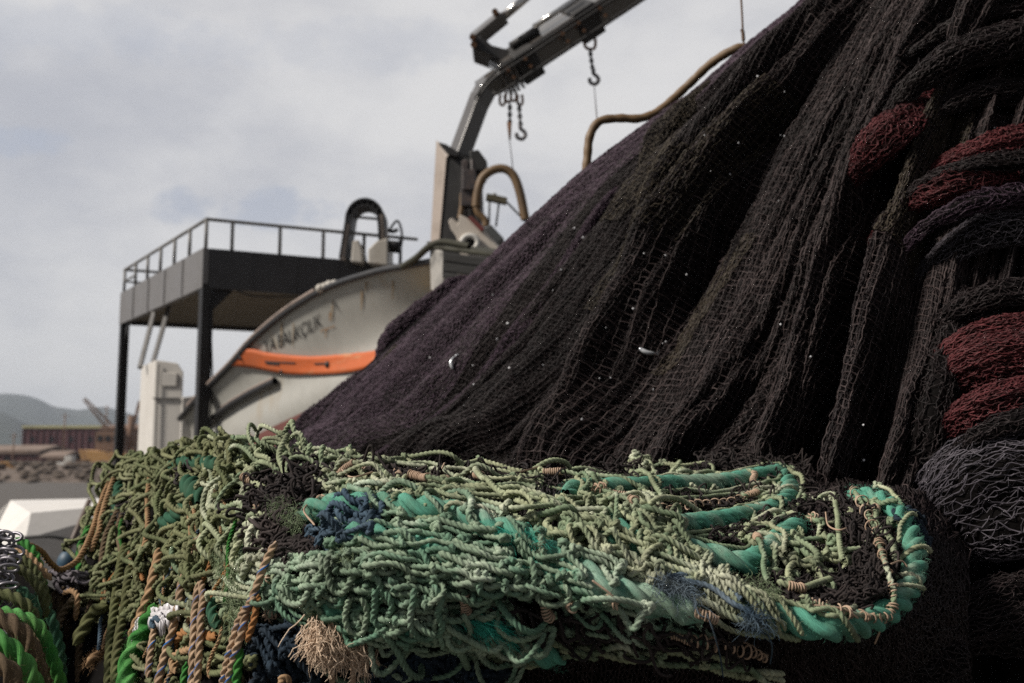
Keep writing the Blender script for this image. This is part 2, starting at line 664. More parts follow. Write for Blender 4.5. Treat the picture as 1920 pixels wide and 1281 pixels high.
m_water, nt, b = new_mat('harbour_water')
b.inputs['Base Color'].default_value = (.10, .09, .08, 1)
b.inputs['Roughness'].default_value = .6
b.inputs['Specular IOR Level'].default_value = .08
nbump(nt, b, ntex(nt, 'Object', 1.1, 5, .6, (1, .35, 1)), .6, .25)
flat('water', -4000, 4000, 9.5, 3600, -1.0, m_water)
m_quay = mat_paint('quay_concrete', (.10, .094, .085), (.07, .066, .06), .85, scale=2.5, fine=80, bump=.003)
q = MB().box((0, 1.2, -.75), 40, 16.6, 1.5).build('quay', m_quay)
q['kind'] = 'structure'

m_shore = mat_paint('rubble_shore', (.15, .115, .092), (.085, .065, .052), .95, scale=.25, fine=1.2, bump=.25)
nx, ny = 150, 24
X = np.linspace(-190, 120, nx)
Y = np.linspace(101, 330, ny)
gx, gy = np.meshgrid(X, Y)
gz = -1.3 + np.clip((gy - 101) / 14, 0, 1) * 1.7 + np.clip((gy - 115) / 200, 0, 1) * 3.0 + fbm(gx * .3, gy * .12, 3) * .9
i = np.arange(ny - 1)[:, None] * nx + np.arange(nx - 1)[None]
put('shore', quad_mesh('shore', np.stack([gx, gy, gz], -1), np.stack([i, i + 1, i + nx + 1, i + nx], -1).reshape(-1, 4)), m_shore)['kind'] = 'structure'

m_hill = mat_paint('wooded_hillside', (.028, .040, .030), (.045, .05, .038), .95, scale=.012, fine=.08, bump=2.5)
for nm, d, prof, sd in (('hills', 2600, [(-1400, 800), (-900, 770), (-500, 748), (-200, 735), (0, 742), (50, 742), (110, 765), (140, 770), (200, 767), (260, 785), (340, 805), (500, 838), (800, 858), (1000, 862)], 1),
                        ('hills', 1500, [(-1500, 815), (-800, 800), (-300, 770), (-120, 768), (0, 772), (30, 785), (70, 812), (110, 832), (180, 846), (330, 858)], 7)):
    pr = np.array(prof, float)
    n = 200
    xs = np.linspace(pr[0, 0], pr[-1, 0], n)
    ys = np.interp(xs, pr[:, 0], pr[:, 1]) + fbm(xs * .02, xs * 0, sd, 4) * 5
    top = at(xs, ys, d)
    rows = []
    for k, t in enumerate(np.linspace(0, 1, 14)):
        dd = d + (1 - t) * -.32 * d
        p = top.copy()
        h = top[:, 2] + 1
        e = np.sin(t * math.pi / 2) ** 1.1
        p[:, 1] = dd
        p[:, 0] *= dd / d
        p[:, 2] = -1.2 + h * e * (1 + .12 * fbm(xs * .015, xs * 0 + t * 4, sd + 3, 3) * (1 - t))
        rows.append(p)
    p = rows[-1].copy()
    p[:, 1] += d * .3
    p[:, 2] = -1.2
    rows.append(p)
    Vh = np.stack(rows)
    k = len(rows)
    i = np.arange(k - 1)[:, None] * n + np.arange(n - 1)[None]
    put(nm, quad_mesh(nm, Vh, np.stack([i, i + 1, i + n + 1, i + n], -1).reshape(-1, 4)), m_hill)['kind'] = 'structure'
# ------------------------------------------------------------------ far shore
m_wine = mat_paint('wine_cladding', (.105, .038, .044), (.08, .03, .036), .8, scale=.15, fine=2)
m_lime = mat_paint('lime_eaves', (.47, .46, .25), (.36, .35, .2), .8, scale=.2, fine=2)
m_tan = mat_paint('tan_shed_roof', (.22, .16, .125), (.15, .11, .09), .85, scale=.3, fine=2)
m_darkred = mat_paint('dark_red_wall', (.085, .03, .03), (.06, .025, .025), .85, scale=.3, fine=2)
m_ochre = mat_paint('ochre_steel', (.46, .26, .09), (.32, .19, .09), .7, scale=.4, rust=(.18, .08, .04), fine=2)
m_rusty = mat_paint('rusted_steelwork', (.20, .12, .08), (.11, .07, .05), .85, scale=.4, fine=2)
m_glass = mat_paint('dark_glass', (.012, .014, .016), (.02, .02, .022), .15, scale=2)
m_white = mat_paint('white_paint', (.58, .565, .53), (.47, .455, .42), .5, scale=1.2, rust=(.33, .22, .13), rust_lo=.66, rust_hi=.76)


def zat(py, d):
    return float(at(960, py, d)[2])


def xat(px, d, py=860):
    return float(at(px, py, d)[0])


def shed(name, label, px0, px1, ytop, ybase, d, deep, wall, roof, rise, bays, group=None):
    x0, x1, z1, z0 = xat(px0, d), xat(px1, d), zat(ytop, d), zat(ybase, d) - 1.5
    t = thing(name, label, 'building', ((x0 + x1) / 2, d, z0), group)
    wl_ = MB().box(((x0 + x1) / 2, d + deep / 2, (z0 + z1) / 2), x1 - x0, deep, z1 - z0).build('wall', wall, t)
    ov = .25
    r = MB()
    r.hexa([(x0 - ov, d - ov, z1 + .002), (x1 + ov, d - ov, z1 + .002), (x1 + ov, d + deep / 2, z1 + rise), (x0 - ov, d + deep / 2, z1 + rise),
            (x0 - ov, d - ov, z1 + .5), (x1 + ov, d - ov, z1 + .5), (x1 + ov, d + deep / 2, z1 + rise + .5), (x0 - ov, d + deep / 2, z1 + rise + .5)])
    r.hexa([(x0 - ov, d + deep / 2 + .003, z1 + rise), (x1 + ov, d + deep / 2 + .003, z1 + rise), (x1 + ov, d + deep + ov, z1 + .002), (x0 - ov, d + deep + ov, z1 + .002),
            (x0 - ov, d + deep / 2 + .003, z1 + rise + .5), (x1 + ov, d + deep / 2 + .003, z1 + rise + .5), (x1 + ov, d + deep + ov, z1 + .5), (x0 - ov, d + deep + ov, z1 + .5)])
    r.build('roof', roof, t)
    w = (x1 - x0) / bays
    p = MB()
    for k in range(bays + 1):
        p.box((x0 + w * k, d - .08, (z0 + z1) / 2), .22, .16, z1 - z0 - .02)
    p.build('cladding_rib', wall, wl_)
    for k in range(1, bays, 3):
        MB().box((x0 + w * (k + .5), d - .03, z0 + 1.5 + (z1 - z0 - 1.5) * .55), w * .55, .08, (z1 - z0) * .16).build('window', m_glass, wl_)
    return t


shed('warehouse', 'long wine red warehouse with a lime yellow eaves line across the harbour', 41, 186, 803, 850, 190, 24, m_wine, m_lime, .3, 12)
shed('shed', 'low shed with a tan roof left of the wine red warehouse', -60, 72, 851, 872, 150, 12, m_darkred, m_tan, .9, 8)
shed('shed', 'dark little shed in front of the wine red warehouse', 78, 118, 862, 878, 140, 7, m_rusty, m_tan, .8, 4)
shed('workshop', 'brown rusty workshop block behind the ochre dredger', 188, 300, 806, 858, 175, 14, m_rusty, m_rusty, .7, 9)

d = 128
t = thing('dredger', 'ochre yellow harbour dredger with a rusty wheelhouse on the far shore', 'dredger', (xat(180, d), d, zat(884, d)))
hb = MB()
x0, x1 = xat(154, d), xat(236, d)
zb, zt = zat(886, d), zat(843, d)
hb.prism([(x0 + .4, d, zb), (x1 - .3, d, zb), (x1, d, zt - .6), (x0 - .5, d, zt)], (0, 4, 0))
hb.build('hull', m_ochre, t, .05)
whs = MB().box((xat(196, d), d + 2, zat(826, d)), 3.2, 2.6, 2.4).build('wheelhouse', m_rusty, t)
for k in range(3):
    MB().box((xat(196, d) - 1 + k, d + .66, zat(822, d)), .6, .06, .7).build('window', m_glass, whs)
MB().cyl((xat(232, d), d + 2, zat(840, d)), (xat(232, d), d + 2, zat(778, d)), .45).build('funnel', m_rusty, t)
lb = MB()
a0, a1 = at(205, 800, d + 2), at(158, 748, d + 2)
for o in (-.28, .28):
    for o2 in (-.28, .28):
        dv = np.array([o, o2, o])
        lb.bar(a0 + dv, a1 + dv * .4, .12)
for k in range(12):
    f, g = k / 12, (k + 1) / 12
    sgn = 1 if k % 2 else -1
    lb.bar(a0 + (a1 - a0) * f + np.array([.26 * sgn, 0, .26 * sgn]) * (1 - .6 * f), a0 + (a1 - a0) * g - np.array([.26 * sgn, 0, .26 * sgn]) * (1 - .6 * g), .07)
lb.build('lattice_jib', m_rusty, t)

t = thing('crane', 'thin lattice crane jib leaning over the brown workshop', 'crane', (xat(262, 200), 200, 0))
cb = MB()
cb.bar(at(248, 808, 200), at(262, 752, 200), .5)
cb.build('jib', m_rusty, t)
MB().bar((*at(248, 808, 200)[:2], 0), at(248, 806, 200), .9).build('mast', m_rusty, t)

d = 118
t = thing('work_boat', 'small white work boat pulled up on the rubble shore', 'boat', (xat(124, d), d, zat(880, d)))
h = MB()
x0, x1 = xat(108, d), xat(138, d)
h.prism([(x0 + .4, d, zat(882, d)), (x1 - .2, d, zat(882, d)), (x1, d, zat(869, d)), (x0 - .2, d, zat(867, d))], (0, 1.6, 0))
h.build('hull', m_white, t, .05)
MB().box((xat(126, d), d + .8, zat(862, d)), .9, 1.1, .9).build('cabin', m_white, t, .05)

for k, (lb_, px, py, d_, w_, mt) in enumerate((
        ('rust brown container on the shore right of the small white work boat', 146, 872, 126, 2.6, m_rusty), ('dark red container at the foot of the wine red warehouse', 60, 868, 136, 3.4, m_darkred),
        ('ochre container beside the low tan roofed shed', 22, 876, 118, 2.2, m_ochre), ('grey container far left on the shore', -10, 880, 114, 2.0, m_rusty))):
    zc_ = zat(py, d_)
    cn_ = thing('container', lb_, 'container', (xat(px, d_), d_, zc_ - .6))
    MB().box((xat(px, d_), d_, zc_), w_, 1.4, 1.3).build('body', mt, cn_, .03)
    cb_ = MB()
    for j in range(7):
        cb_.box((xat(px, d_) - w_ / 2 + w_ * (j + .5) / 7, d_ - .72, zc_), w_ * .06, .05, 1.2)
    cb_.build('rib', mt, cn_)
for k, (lb_, px, d_, yt) in enumerate((('thin pole in front of the wine red warehouse', 118, 150, 775), ('tall thin pole right of the wine red warehouse', 196, 160, 760), ('short thin pole at the far left of the shore', 24, 140, 812))):
    pl_ = MB().cyl((xat(px, d_), d_, -1), (xat(px, d_), d_, zat(yt, d_)), .09)
    pl_.bar((xat(px, d_) - .7, d_, zat(yt + 6, d_)), (xat(px, d_) + .7, d_, zat(yt + 6, d_)), .08)
    tag(pl_.build('pole', m_rusty), lb_, 'pole')
rub = Acc()
for k in range(420):
    px, dd = rng.uniform(-250, 420), rng.uniform(100, 132)
    r = rng.uniform(.12, .55)
    g = bmesh.new()
    bmesh.ops.create_icosphere(g, subdivisions=1, radius=r)
    zz = -1.2 + min(1, max(0, (dd - 101) / 14)) * 1.7
    c = np.array([xat(px, dd), dd, zz + .35])
    V = np.array([v.co[:] for v in g.verts]) * np.array([1.3, 1, .75]) * rng.uniform(.75, 1.25, (len(g.verts), 1)) + c
    F3 = np.array([[v.index for v in f.verts] for f in g.faces])
    rub.add(V, F3, None, rng.uniform())
    g.free()
o = rub.build('rubble', mat_fibre('broken_stone', (.17, .14, .115), (.06, .05, .042), (.11, .07, .05), .5), None, False)
o['kind'] = 'stuff'
tag(o, 'broken stone and scrap along the far waterline')

# ------------------------------------------------------------------ white covered dinghy by the left pile
d0 = 5.6
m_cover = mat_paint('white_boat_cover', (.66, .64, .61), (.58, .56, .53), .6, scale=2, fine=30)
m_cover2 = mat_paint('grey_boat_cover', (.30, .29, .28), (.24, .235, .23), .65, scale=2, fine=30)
m_dark = mat_paint('dark_trim', (.02, .02, .02), (.03, .028, .026), .6)
t = thing('covered_dinghy', 'white covered dinghy standing beside the left net pile', 'boat', (*at(60, 1180, d0)[:2], .0))
A = [at(-60, 1000, 5.7), at(20, 937, 6.5), at(215, 934, 6.4), at(330, 960, 6.2)]
Bv = [at(-70, 1060, 5.4), at(58, 960, 5.6), at(176, 943, 5.75), at(330, 966, 5.9)]
Cc = [at(-80, 1180, 5.2), at(50, 1120, 5.3), at(160, 1100, 5.45), at(330, 1100, 5.6)]
top = Acc()


def loft(rows, n=24, m=8):
    rr = np.stack([cr(r, n) for r in rows])
    G = np.stack([cr(rr[:, k], m) for k in range(n)], 1)
    i = np.arange(m - 1)[:, None] * n + np.arange(n - 1)[None]
    return G.reshape(-1, 3), np.stack([i, i + n, i + n + 1, i + 1], -1).reshape(-1, 4)


def solid(o, th, off=-1):
    s = o.modifiers.new('thickness', 'SOLIDIFY')
    s.thickness = th
    s.offset = off
    return o


# flat-panelled cover: bright top, grey flank, dark seam and pole
mb = MB()
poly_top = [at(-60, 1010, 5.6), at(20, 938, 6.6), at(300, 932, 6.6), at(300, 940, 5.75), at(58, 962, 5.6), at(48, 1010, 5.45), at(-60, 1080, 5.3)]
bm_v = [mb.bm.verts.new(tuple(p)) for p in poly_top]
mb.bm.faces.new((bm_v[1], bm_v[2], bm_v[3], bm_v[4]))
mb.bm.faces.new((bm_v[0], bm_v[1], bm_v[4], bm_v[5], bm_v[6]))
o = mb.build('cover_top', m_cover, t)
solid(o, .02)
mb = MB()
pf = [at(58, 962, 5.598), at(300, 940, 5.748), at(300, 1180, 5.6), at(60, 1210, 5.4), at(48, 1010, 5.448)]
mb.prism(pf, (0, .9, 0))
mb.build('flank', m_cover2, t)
mb = MB()
mb.prism([at(48, 1012, 5.446), at(60, 1212, 5.398), at(-70, 1230, 5.25), at(-60, 1083, 5.296)], (0, .9, 0))
mb.build('bow_panel', m_cover, t)
MB().sweep(cr([at(45, 1008, 5.42), at(90, 1006, 5.42), at(130, 1013, 5.45), at(170, 1030, 5.5)], 24), .009).build('seam_cord', m_dark, t)
MB().cyl(at(168, 938, 5.66), at(116, 1060, 5.42), .014).build('cover_pole', mat_paint('brown_pole', (.12, .085, .065)), t)
o = MB().ball(at(128, 1056, 4.2), .055, 3, (.8, .8, 1.0)).build('float', mat_paint('blue_plastic', (.02, .06, .10), (.03, .08, .13), .5))
tag(o, 'blurred dark blue float hanging beside the covered dinghy', 'float')

# ------------------------------------------------------------------ canopy with railed roof
m_black = mat_paint('black_satin_paint', (.015, .0145, .0155), (.011, .011, .012), .5, scale=3, fine=25, spec=.35)
m_fascia = mat_paint('shaded_charcoal_fascia', (.026, .025, .027), (.020, .0195, .021), .5, scale=4, fine=14, spec=.6)  # fascia paint, darkened to hold the shade of the right-hand face
m_fascia_lit = mat_paint('sunlit_fascia', (.145, .14, .14), (.12, .116, .116), .5, scale=4, fine=14, spec=.5)  # lighter copy: sunlight on the left face put into its colour
m_ceil = mat_paint('brown_soffit', (.13, .11, .075), (.10, .085, .06), .7, scale=3, stretch=(1, 8, 1))
m_rail = mat_paint('grey_rail', (.17, .165, .16), (.10, .095, .09), .5, scale=5)
zt, zb = CZ + 1.957, CZ + 1.586
C0, L0, R0 = at(380, 500, 9.0), at(225, 570, 11.5), at(790, 520, 9.87)
C0[2] = L0[2] = R0[2] = 0
B0 = L0 + R0 - C0
can = thing('canopy', 'dark steel canopy with a railed flat roof on black posts', 'canopy', C0)
ul, ur = unit(L0 - C0), unit(R0 - C0)


def pz(p, z):
    return np.array([p[0], p[1], z])


def slab(A, B, th, z0, z1):
    n = np.cross(unit(B - A), np.array([0, 0, 1.]))
    n = n * np.sign(np.dot(n, (C0 + B0) / 2 - (A + B) / 2))
    return [pz(A, z0), pz(B, z0), pz(B + n * th, z0), pz(A + n * th, z0), pz(A, z1), pz(B, z1), pz(B + n * th, z1), pz(A + n * th, z1)]


MB().hexa(slab(C0, L0, .06, zb, zt)).build('fascia', m_fascia_lit, can)
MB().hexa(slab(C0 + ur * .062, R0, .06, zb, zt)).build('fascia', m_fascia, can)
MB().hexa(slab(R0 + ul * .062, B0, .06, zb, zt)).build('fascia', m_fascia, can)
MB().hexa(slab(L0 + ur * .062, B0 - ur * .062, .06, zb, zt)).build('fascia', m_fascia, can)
ctr = (C0 + B0) / 2


def inset(p, k=.93):
    return ctr + (p - ctr) * k


q4 = [inset(p, .965) for p in (C0, L0, B0, R0)]
MB().hexa([pz(p, zt - .06) for p in q4] + [pz(p, zt - .01) for p in q4]).build('roof_deck', m_fascia, can)
ce = MB()
for k in range(14):
    f0, f1 = k / 14, (k + .93) / 14
    a, b_, c_, d_ = [inset(p, .955) for p in (C0, L0, B0, R0)]
    w = [a + (b_ - a) * f0, d_ + (c_ - d_) * f0, d_ + (c_ - d_) * f1, a + (b_ - a) * f1]
    ce.hexa([pz(p, zb + .045) for p in w] + [pz(p, zb + .07) for p in w])
ce.build('soffit', m_ceil, can)
for p, w in ((C0 + (ul + ur) * .06, .105), (L0 + (ur - ul) * .05, .09), (B0 - (ul + ur) * .06, .09)):
    MB().bar(pz(p, 0), pz(p, zb + .04), w, w, ul).build('post', m_black, can)
for (a, b_) in (((289, 586), (262, 690)), ((319, 568), (284, 690))):
    MB().bar(at(a[0], a[1], 10.4), at(b_[0], b_[1], 9.9), .038).build('brace', m_rail, can)
rz = CZ + 2.235
E = .03
pC, pL, pR = C0 + (ul + ur) * E, L0 + (ur - ul) * E, R0 + (ul - ur) * E
pB = B0 - (ul + ur) * E
rail = MB()
rail.sweep(np.array([pz(pL, rz), pz(pC, rz)]), .017).sweep(np.array([pz(pC, rz), pz(pR, rz)]), .017).sweep(np.array([pz(pL, rz), pz(pB, rz)]), .017)
rail.ball(pz(pC, rz), .019).ball(pz(pL, rz), .019)
rail.sweep(np.array([pz(pL, rz - .14), pz(pL + (pC - pL) * .17, rz - .14)]), .012).sweep(np.array([pz(pL, rz - .14), pz(pL + (pB - pL) * .5, rz - .14)]), .012)
rail = rail.build('top_rail', m_rail, can)
for f in np.linspace(0, 1, 7):
    p = pL + (pC - pL) * f
    MB().cyl(pz(p, zt - .02), pz(p, rz), .017).build('stanchion', m_rail, rail)
for px in (425, 510, 590, 668, 740):
    f = (px - 380) / 410 * 1.04
    p = pC + (pR - pC) * f
    MB().cyl(pz(p, zt - .02), pz(p, rz), .017).build('stanchion', m_rail, rail)
for f in (.3, .6, .9):
    p = pL + (pB - pL) * f
    MB().cyl(pz(p, zt - .02), pz(p, rz), .014).build('stanchion', m_rail, rail)

# welded seams, gussets, a flood lamp and a cable on the canopy
for f in (.2, .4, .6, .8):
    for (A_, B_, nm_, mt_) in ((C0, L0, 'weld_seam', m_fascia_lit), (C0 + ur * .062, R0, 'weld_seam', m_fascia)):
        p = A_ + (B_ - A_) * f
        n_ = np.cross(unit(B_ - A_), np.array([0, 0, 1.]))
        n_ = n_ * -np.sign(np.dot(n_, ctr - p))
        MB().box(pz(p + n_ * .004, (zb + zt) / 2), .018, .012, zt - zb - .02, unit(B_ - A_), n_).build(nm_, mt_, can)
for (p, u_) in ((C0 + (ul + ur) * .06, ul), (C0 + (ul + ur) * .06, ur), (L0 + (ur - ul) * .05, -ul)):
    a_ = pz(p, zb)
    n_ = np.cross(u_, np.array([0, 0, 1.]))
    MB().prism([a_ + u_ * .06 - n_ * .006, a_ + u_ * .24 - n_ * .006, a_ + u_ * .06 - np.array([0, 0, .2]) - n_ * .006], n_ * .012).build('gusset', m_black, can)
fl_ = C0 + ur * 1.1
MB().box(pz(fl_, zb - .05) - np.array([0, .05, 0]), .16, .07, .10).build('flood_lamp', m_rail, can, .01)
MB().sweep(cr([pz(C0 + ur * .12 + ul * .02, 1.2), pz(C0 + ur * .125 + ul * .01, 1.8), pz(C0 + ur * .12 + ul * .01, zb - .02), pz(C0 + ur * .5 + ul * .05, zb - .04), pz(fl_, zb - .01)], 40), .008, 6).build('cable', m_black, can)
# line hauler with a perforated arch on the roof
m_cream = mat_paint('weathered_white_steel', (.50, .47, .42), (.37, .34, .29), .5, scale=5, rust=(.28, .17, .10), rust_lo=.58, rust_hi=.7)
m_cream2 = mat_paint('tan_steel', (.34, .285, .245), (.25, .205, .17), .5, scale=5)
d = 9.55
ha = thing('line_hauler', 'white line hauler with a tall perforated arch on the canopy roof', 'hauler', pz(at(690, 492, d), zt))


def pp(px, py, dd=0.0):
    return at(px, py, d + dd)


def arch_pts(rx, ry, x0=687.5, y0=418, n=28, tail=70):
    P = [(x0 - rx - (tail * .16), y0 + tail)]
    for k in range(n + 1):
        a = math.pi - math.pi * k / n
        P.append((x0 + rx * math.cos(a), y0 - ry * math.sin(a)))
    P.append((x0 + rx + 4, y0 + tail))
    return P


for (rx, ry) in ((35, 39), (25, 27)):
    mb = MB()
    P = arch_pts(rx, ry)
    for a, b_ in zip(P[:-1], P[1:]):
        mb.bar(pp(*a, .08), pp(*b_, .08), .020, .26)
    mb.build('arch_rim', m_black, ha)
mb = MB()
for k in range(6):
    a = R_(40 + 20 * k)
    c, s = math.cos(a), math.sin(a)
    mb.bar(pp(687.5 + 26 * c, 418 - 28 * s, .08), pp(687.5 + 34 * c, 418 - 38 * s, .08), .022, .24)
mb.build('arch_web', m_black, ha)
for (a, b_) in (((657, 425), (645, 492)), ((718, 408), (723, 455))):
    MB().bar(pp(*a, .08), pp(*b_, .08), .05, .24).build('arch_leg', m_cream2, ha)
MB().sweep(np.array([pp(665, 407, .1), pp(712, 411, .1)]), .014).build('cross_rod', m_rail, ha)
MB().prism([pp(690, 467, -.1), pp(706, 452, -.1), pp(727, 446, -.1), pp(727, 498, -.1), pp(690, 494, -.1)], (0, .45, 0)).build('gear_case', m_cream, ha, .012)
MB().prism([pp(661, 452, -.08), pp(672, 449, -.08), pp(678, 470, -.08), pp(680, 493, -.08), pp(658, 491, -.08)], (0, .35, 0)).build('bracket', m_cream, ha, .012)
MB().cyl(pp(728, 462, 0), pp(751, 464, 0), .06).build('motor', m_black, ha)
mb = MB()
mb.sweep(cr([pp(730, 432), pp(738, 420), pp(745, 414), pp(751, 425), pp(754, 445), pp(752, 462)], 24), .012)
mb.sweep(cr([pp(727, 432), pp(738, 434), pp(746, 430)], 12), .02)
mb.sweep(cr([pp(749, 464), pp(750, 480), pp(749, 498)], 10), .012)
mb.build('hose', m_black, ha)

# white console cabinet under the canopy
m_cab = mat_paint('cabinet_white', (.60, .575, .535), (.50, .475, .44), .5, scale=3, stretch=(1, 1, .4), rust=(.36, .27, .18), rust_lo=.64, rust_hi=.8, fine=20)
cab = thing('console', 'white console cabinet under the canopy between its posts', 'console', pz(at(300, 860, 9.7), 0))
za, zc, zd = zat(681, 9.7), zat(745, 9.6), 0.02
d1, d2 = 9.6, 9.75
F0, F1 = xat(284, d1), xat(338, d1)
mb = MB()
pts = [(F0, zd), (F1, zd), (F1, za - .10), (F1 - .06, za - .01), (F0 + .02, za + .02), (F0, za + .02)]
sh = np.array([-.37, .62, 0])
mb.prism([(x, d1, z) for x, z in pts], sh)
mb.build('tall_cabinet', m_cab, cab, .01)
mb = MB()
x2 = xat(395, d1)
mb.prism([(F1 + .003, d1 - .02, zd), (x2, d1 + .1, zd), (x2, d1 + .1, zc + .04), (F1 + .003, d1 - .02, zc)], sh * .8)
mb.build('side_locker', m_cab, cab, .01)
MB().box(((F0 + F1) / 2, d1 - .01, za - .17), .16, .014, .13).build('hatch', m_cab, cab, .006)
MB().cyl((F1 - .05, d1 - .03, za - .17), (F1 - .05, d1, za - .17), .012, 8).build('latch', m_rail, cab)
MB().box(((F1 + x2) / 2, d1 + .02, zc - .25), .14, .012, .22).build('hatch', m_cab, cab, .006)
MB().sweep(cr([(F0 + .04, d1 - .02, za - .02), (F0 + .035, d1 - .02, za - .25), (F0 + .05, d1 - .02, .3)], 20), .007, 6).build('cable', m_rail, cab)
MB().box((F0 + .12, d1 - .012, zc - .01), (F1 - F0) - .02, .02, .012).build('panel_joint', m_rail, cab)

# ------------------------------------------------------------------ skiff on the quay with the painted name
m_hull = mat_paint('hull_off_white', (.37, .365, .335), (.32, .31, .28), .45, scale=1.3, stretch=(1, 1, .35), rust=(.30, .215, .11), rust_lo=.60, rust_hi=.82, fine=9)
m_boot = mat_paint('antifouling_red', (.20, .075, .065), (.15, .06, .05), .7, scale=3)
m_gun = mat_paint('black_gunwale', (.022, .022, .024), (.03, .028, .028), .45, scale=6)
m_worn = mat_paint('worn_capping', (.30, .235, .20), (.12, .10, .09), .6, scale=6)
sk = thing('fishing_skiff', 'off white fishing boat hull with black name lettering and an orange band', 'boat', pz(at(560, 850, 7.5), 0))
sheer = np.array([(330, 790, 9.7), (378, 737, 9.2), (430, 685, 8.7), (470, 640, 8.35), (515, 600, 7.95), (560, 568, 7.6), (620, 535, 7.2), (700, 509, 6.75), (760, 497, 6.45), (812, 488, 6.2)])
mid = np.array([(325, 835, 9.45), (376, 800, 8.9), (430, 762, 8.35), (475, 735, 7.98), (525, 712, 7.6), (575, 690, 7.25), (640, 660, 6.9), (715, 625, 6.5), (775, 590, 6.28), (815, 552, 6.15)])
boot = np.array([(325, 860, 9.3), (376, 850, 8.75), (430, 834, 8.2), (475, 815, 7.85), (525, 792, 7.5), (580, 770, 7.2), (645, 747, 6.9), (720, 722, 6.6), (780, 670, 6.4), (817, 600, 6.25)])
keel = np.array([(330, 960, 9.6), (380, 960, 9.1), (440, 960, 8.6), (490, 950, 8.3), (540, 940, 7.95), (600, 920, 7.7), (665, 890, 7.4), (735, 840, 7.0), (790, 740, 6.65), (820, 640, 6.35)])
for g_, e_ in ((mid, .34), (boot, .30), (keel, .75)):
    g_[:, 2] = sheer[:, 2] + e_ * np.linspace(.7, 1, len(g_))
rows = [at(g[:, 0], g[:, 1], g[:, 2]) for g in (sheer, mid, boot, keel)]
nU = 90
rr = np.stack([cr(r, nU) for r in rows])
G = np.stack([np.concatenate([cr(rr[:, k], 40)]) for k in range(nU)], 1)
# where the boot line (row 2) falls along each section
i = np.arange(39)[:, None] * nU + np.arange(nU - 1)[None]
Fh = np.stack([i, i + nU, i + nU + 1, i + 1], -1).reshape(-1, 4)
mi = np.zeros((39, nU - 1), int)
for k in range(nU - 1):
    dz = G[:, k, 2]
    mi[:, k] = ((dz[:-1] + dz[1:]) / 2 < rr[2, k, 2]).astype(int)
me = quad_mesh('hull', G, Fh, mi=mi.ravel())
hull = put('hull', me, [m_hull, m_boot], sk)
bvh = BVHTree.FromPolygons([Vector(v) for v in G.reshape(-1, 3)], [tuple(int(a) for a in f) for f in Fh])
# far side, deck and transom close the hull
far = rr.copy()
far[..., 0] += .25
far[..., 1] += np.linspace(1.9, .3, nU)[None]
Gf = np.stack([cr(far[:, k], 16) for k in range(nU)], 1)
i = np.arange(15)[:, None] * nU + np.arange(nU - 1)[None]
put('far_side', quad_mesh('far_side', Gf, np.stack([i, i + 1, i + nU + 1, i + nU], -1).reshape(-1, 4)), m_hull, sk)
dk = np.stack([rr[0] + np.array([.04, .30, -.2]), far[0] - np.array([0, 0, .2])])
i = np.arange(nU - 1)
put('deck', quad_mesh('deck', dk, np.stack([i, i + 1, i + nU + 1, i + nU], -1)), m_worn, sk)
s0 = cr(at(sheer[:, 0], sheer[:, 1] + 2, sheer[:, 2] - .02), 80)
gunw = MB().sweep(s0, .024, 10).build('gunwale', m_gun, sk)
cap = MB()
sl_ = s0[6:54] + np.array([-.010, -.012, .022])
cap.sweep(sl_, .015, 8)
cap.build('gunwale_capping', m_worn, gunw)


def onto(px, py, off=.006):
    o = np.array([0, 0, CZ])
    p = at(px, py, 1.0)
    dv = unit(p - o)
    h = bvh.ray_cast(Vector(o), Vector(dv))
    if h[0] is None:
        return None
    n = np.array(h[1])
    if n.dot(dv) > 0:
        n = -n
    return np.array(h[0]) + n * off


# the name, lettered on the plating
base0, base1 = np.array([497.0, 663.0]), np.array([604.0, 611.0])
txt = 'YA BALIK\u00c7ILIK'
fc = bpy.data.curves.new('hull_name', 'FONT')
fc.body = txt
fo = bpy.data.objects.new('hull_name', fc)
col.objects.link(fo)
bpy.context.view_layer.update()
dg = bpy.context.evaluated_depsgraph_get()
tm = bpy.data.meshes.new_from_object(fo.evaluated_get(dg))
bpy.data.objects.remove(fo)
bmt = bmesh.new()
bmt.from_mesh(tm)
bmesh.ops.triangulate(bmt, faces=bmt.faces)
bmesh.ops.subdivide_edges(bmt, edges=[e for e in bmt.edges if e.calc_length() > .25], cuts=1)
co = np.array([v.co[:] for v in bmt.verts])
w = co[:, 0].max()
for v in bmt.verts:
    f = v.co.x / w
    bx = base0 + (base1 - base0) * f + np.array([0, 3.0 * math.sin(f * math.pi)])
    hgt = 25.0 + 2 * f
    pxy = bx + np.array([-.10, -1.0]) * v.co.y / .73 * hgt
    p = onto(*pxy)
    v.co = Vector(p)
bmt.to_mesh(tm)
bmt.free()
tm.name = 'hull_name'
put('hull_name', tm, m_gun, hull)

# orange band wrapped round the hull
m_or = mat_paint('orange_band', (.56, .12, .028), (.45, .11, .032), .6, scale=5, lo=.45, hi=.7, stretch=(.4, .4, 3), rust=(.50, .22, .10), rust_lo=.56, rust_hi=.66, fine=12)
tp = cr([(441, 668), (468, 653), (510, 661), (580, 667), (643, 664), (713, 658), (770, 640)], 60)
bt = cr([(430, 683), (462, 686), (487, 690), (549, 701), (627, 702), (690, 692), (770, 660)], 60)
rowsb = []
last = None
for k in range(60):
    r = []
    for f in np.linspace(0, 1, 6):
        px, py = tp[k] * (1 - f) + bt[k] * f
        p = onto(px, py, .02)
        if p is None:
            dd = np.interp(px, sheer[:, 0], sheer[:, 2]) - .05
            p = at(px, py, dd)
        r.append(p)
    rowsb.append(r)
Gb = np.array(rowsb)
Gb[..., 0] += 0
i = np.arange(59)[:, None] * 6 + np.arange(5)[None]
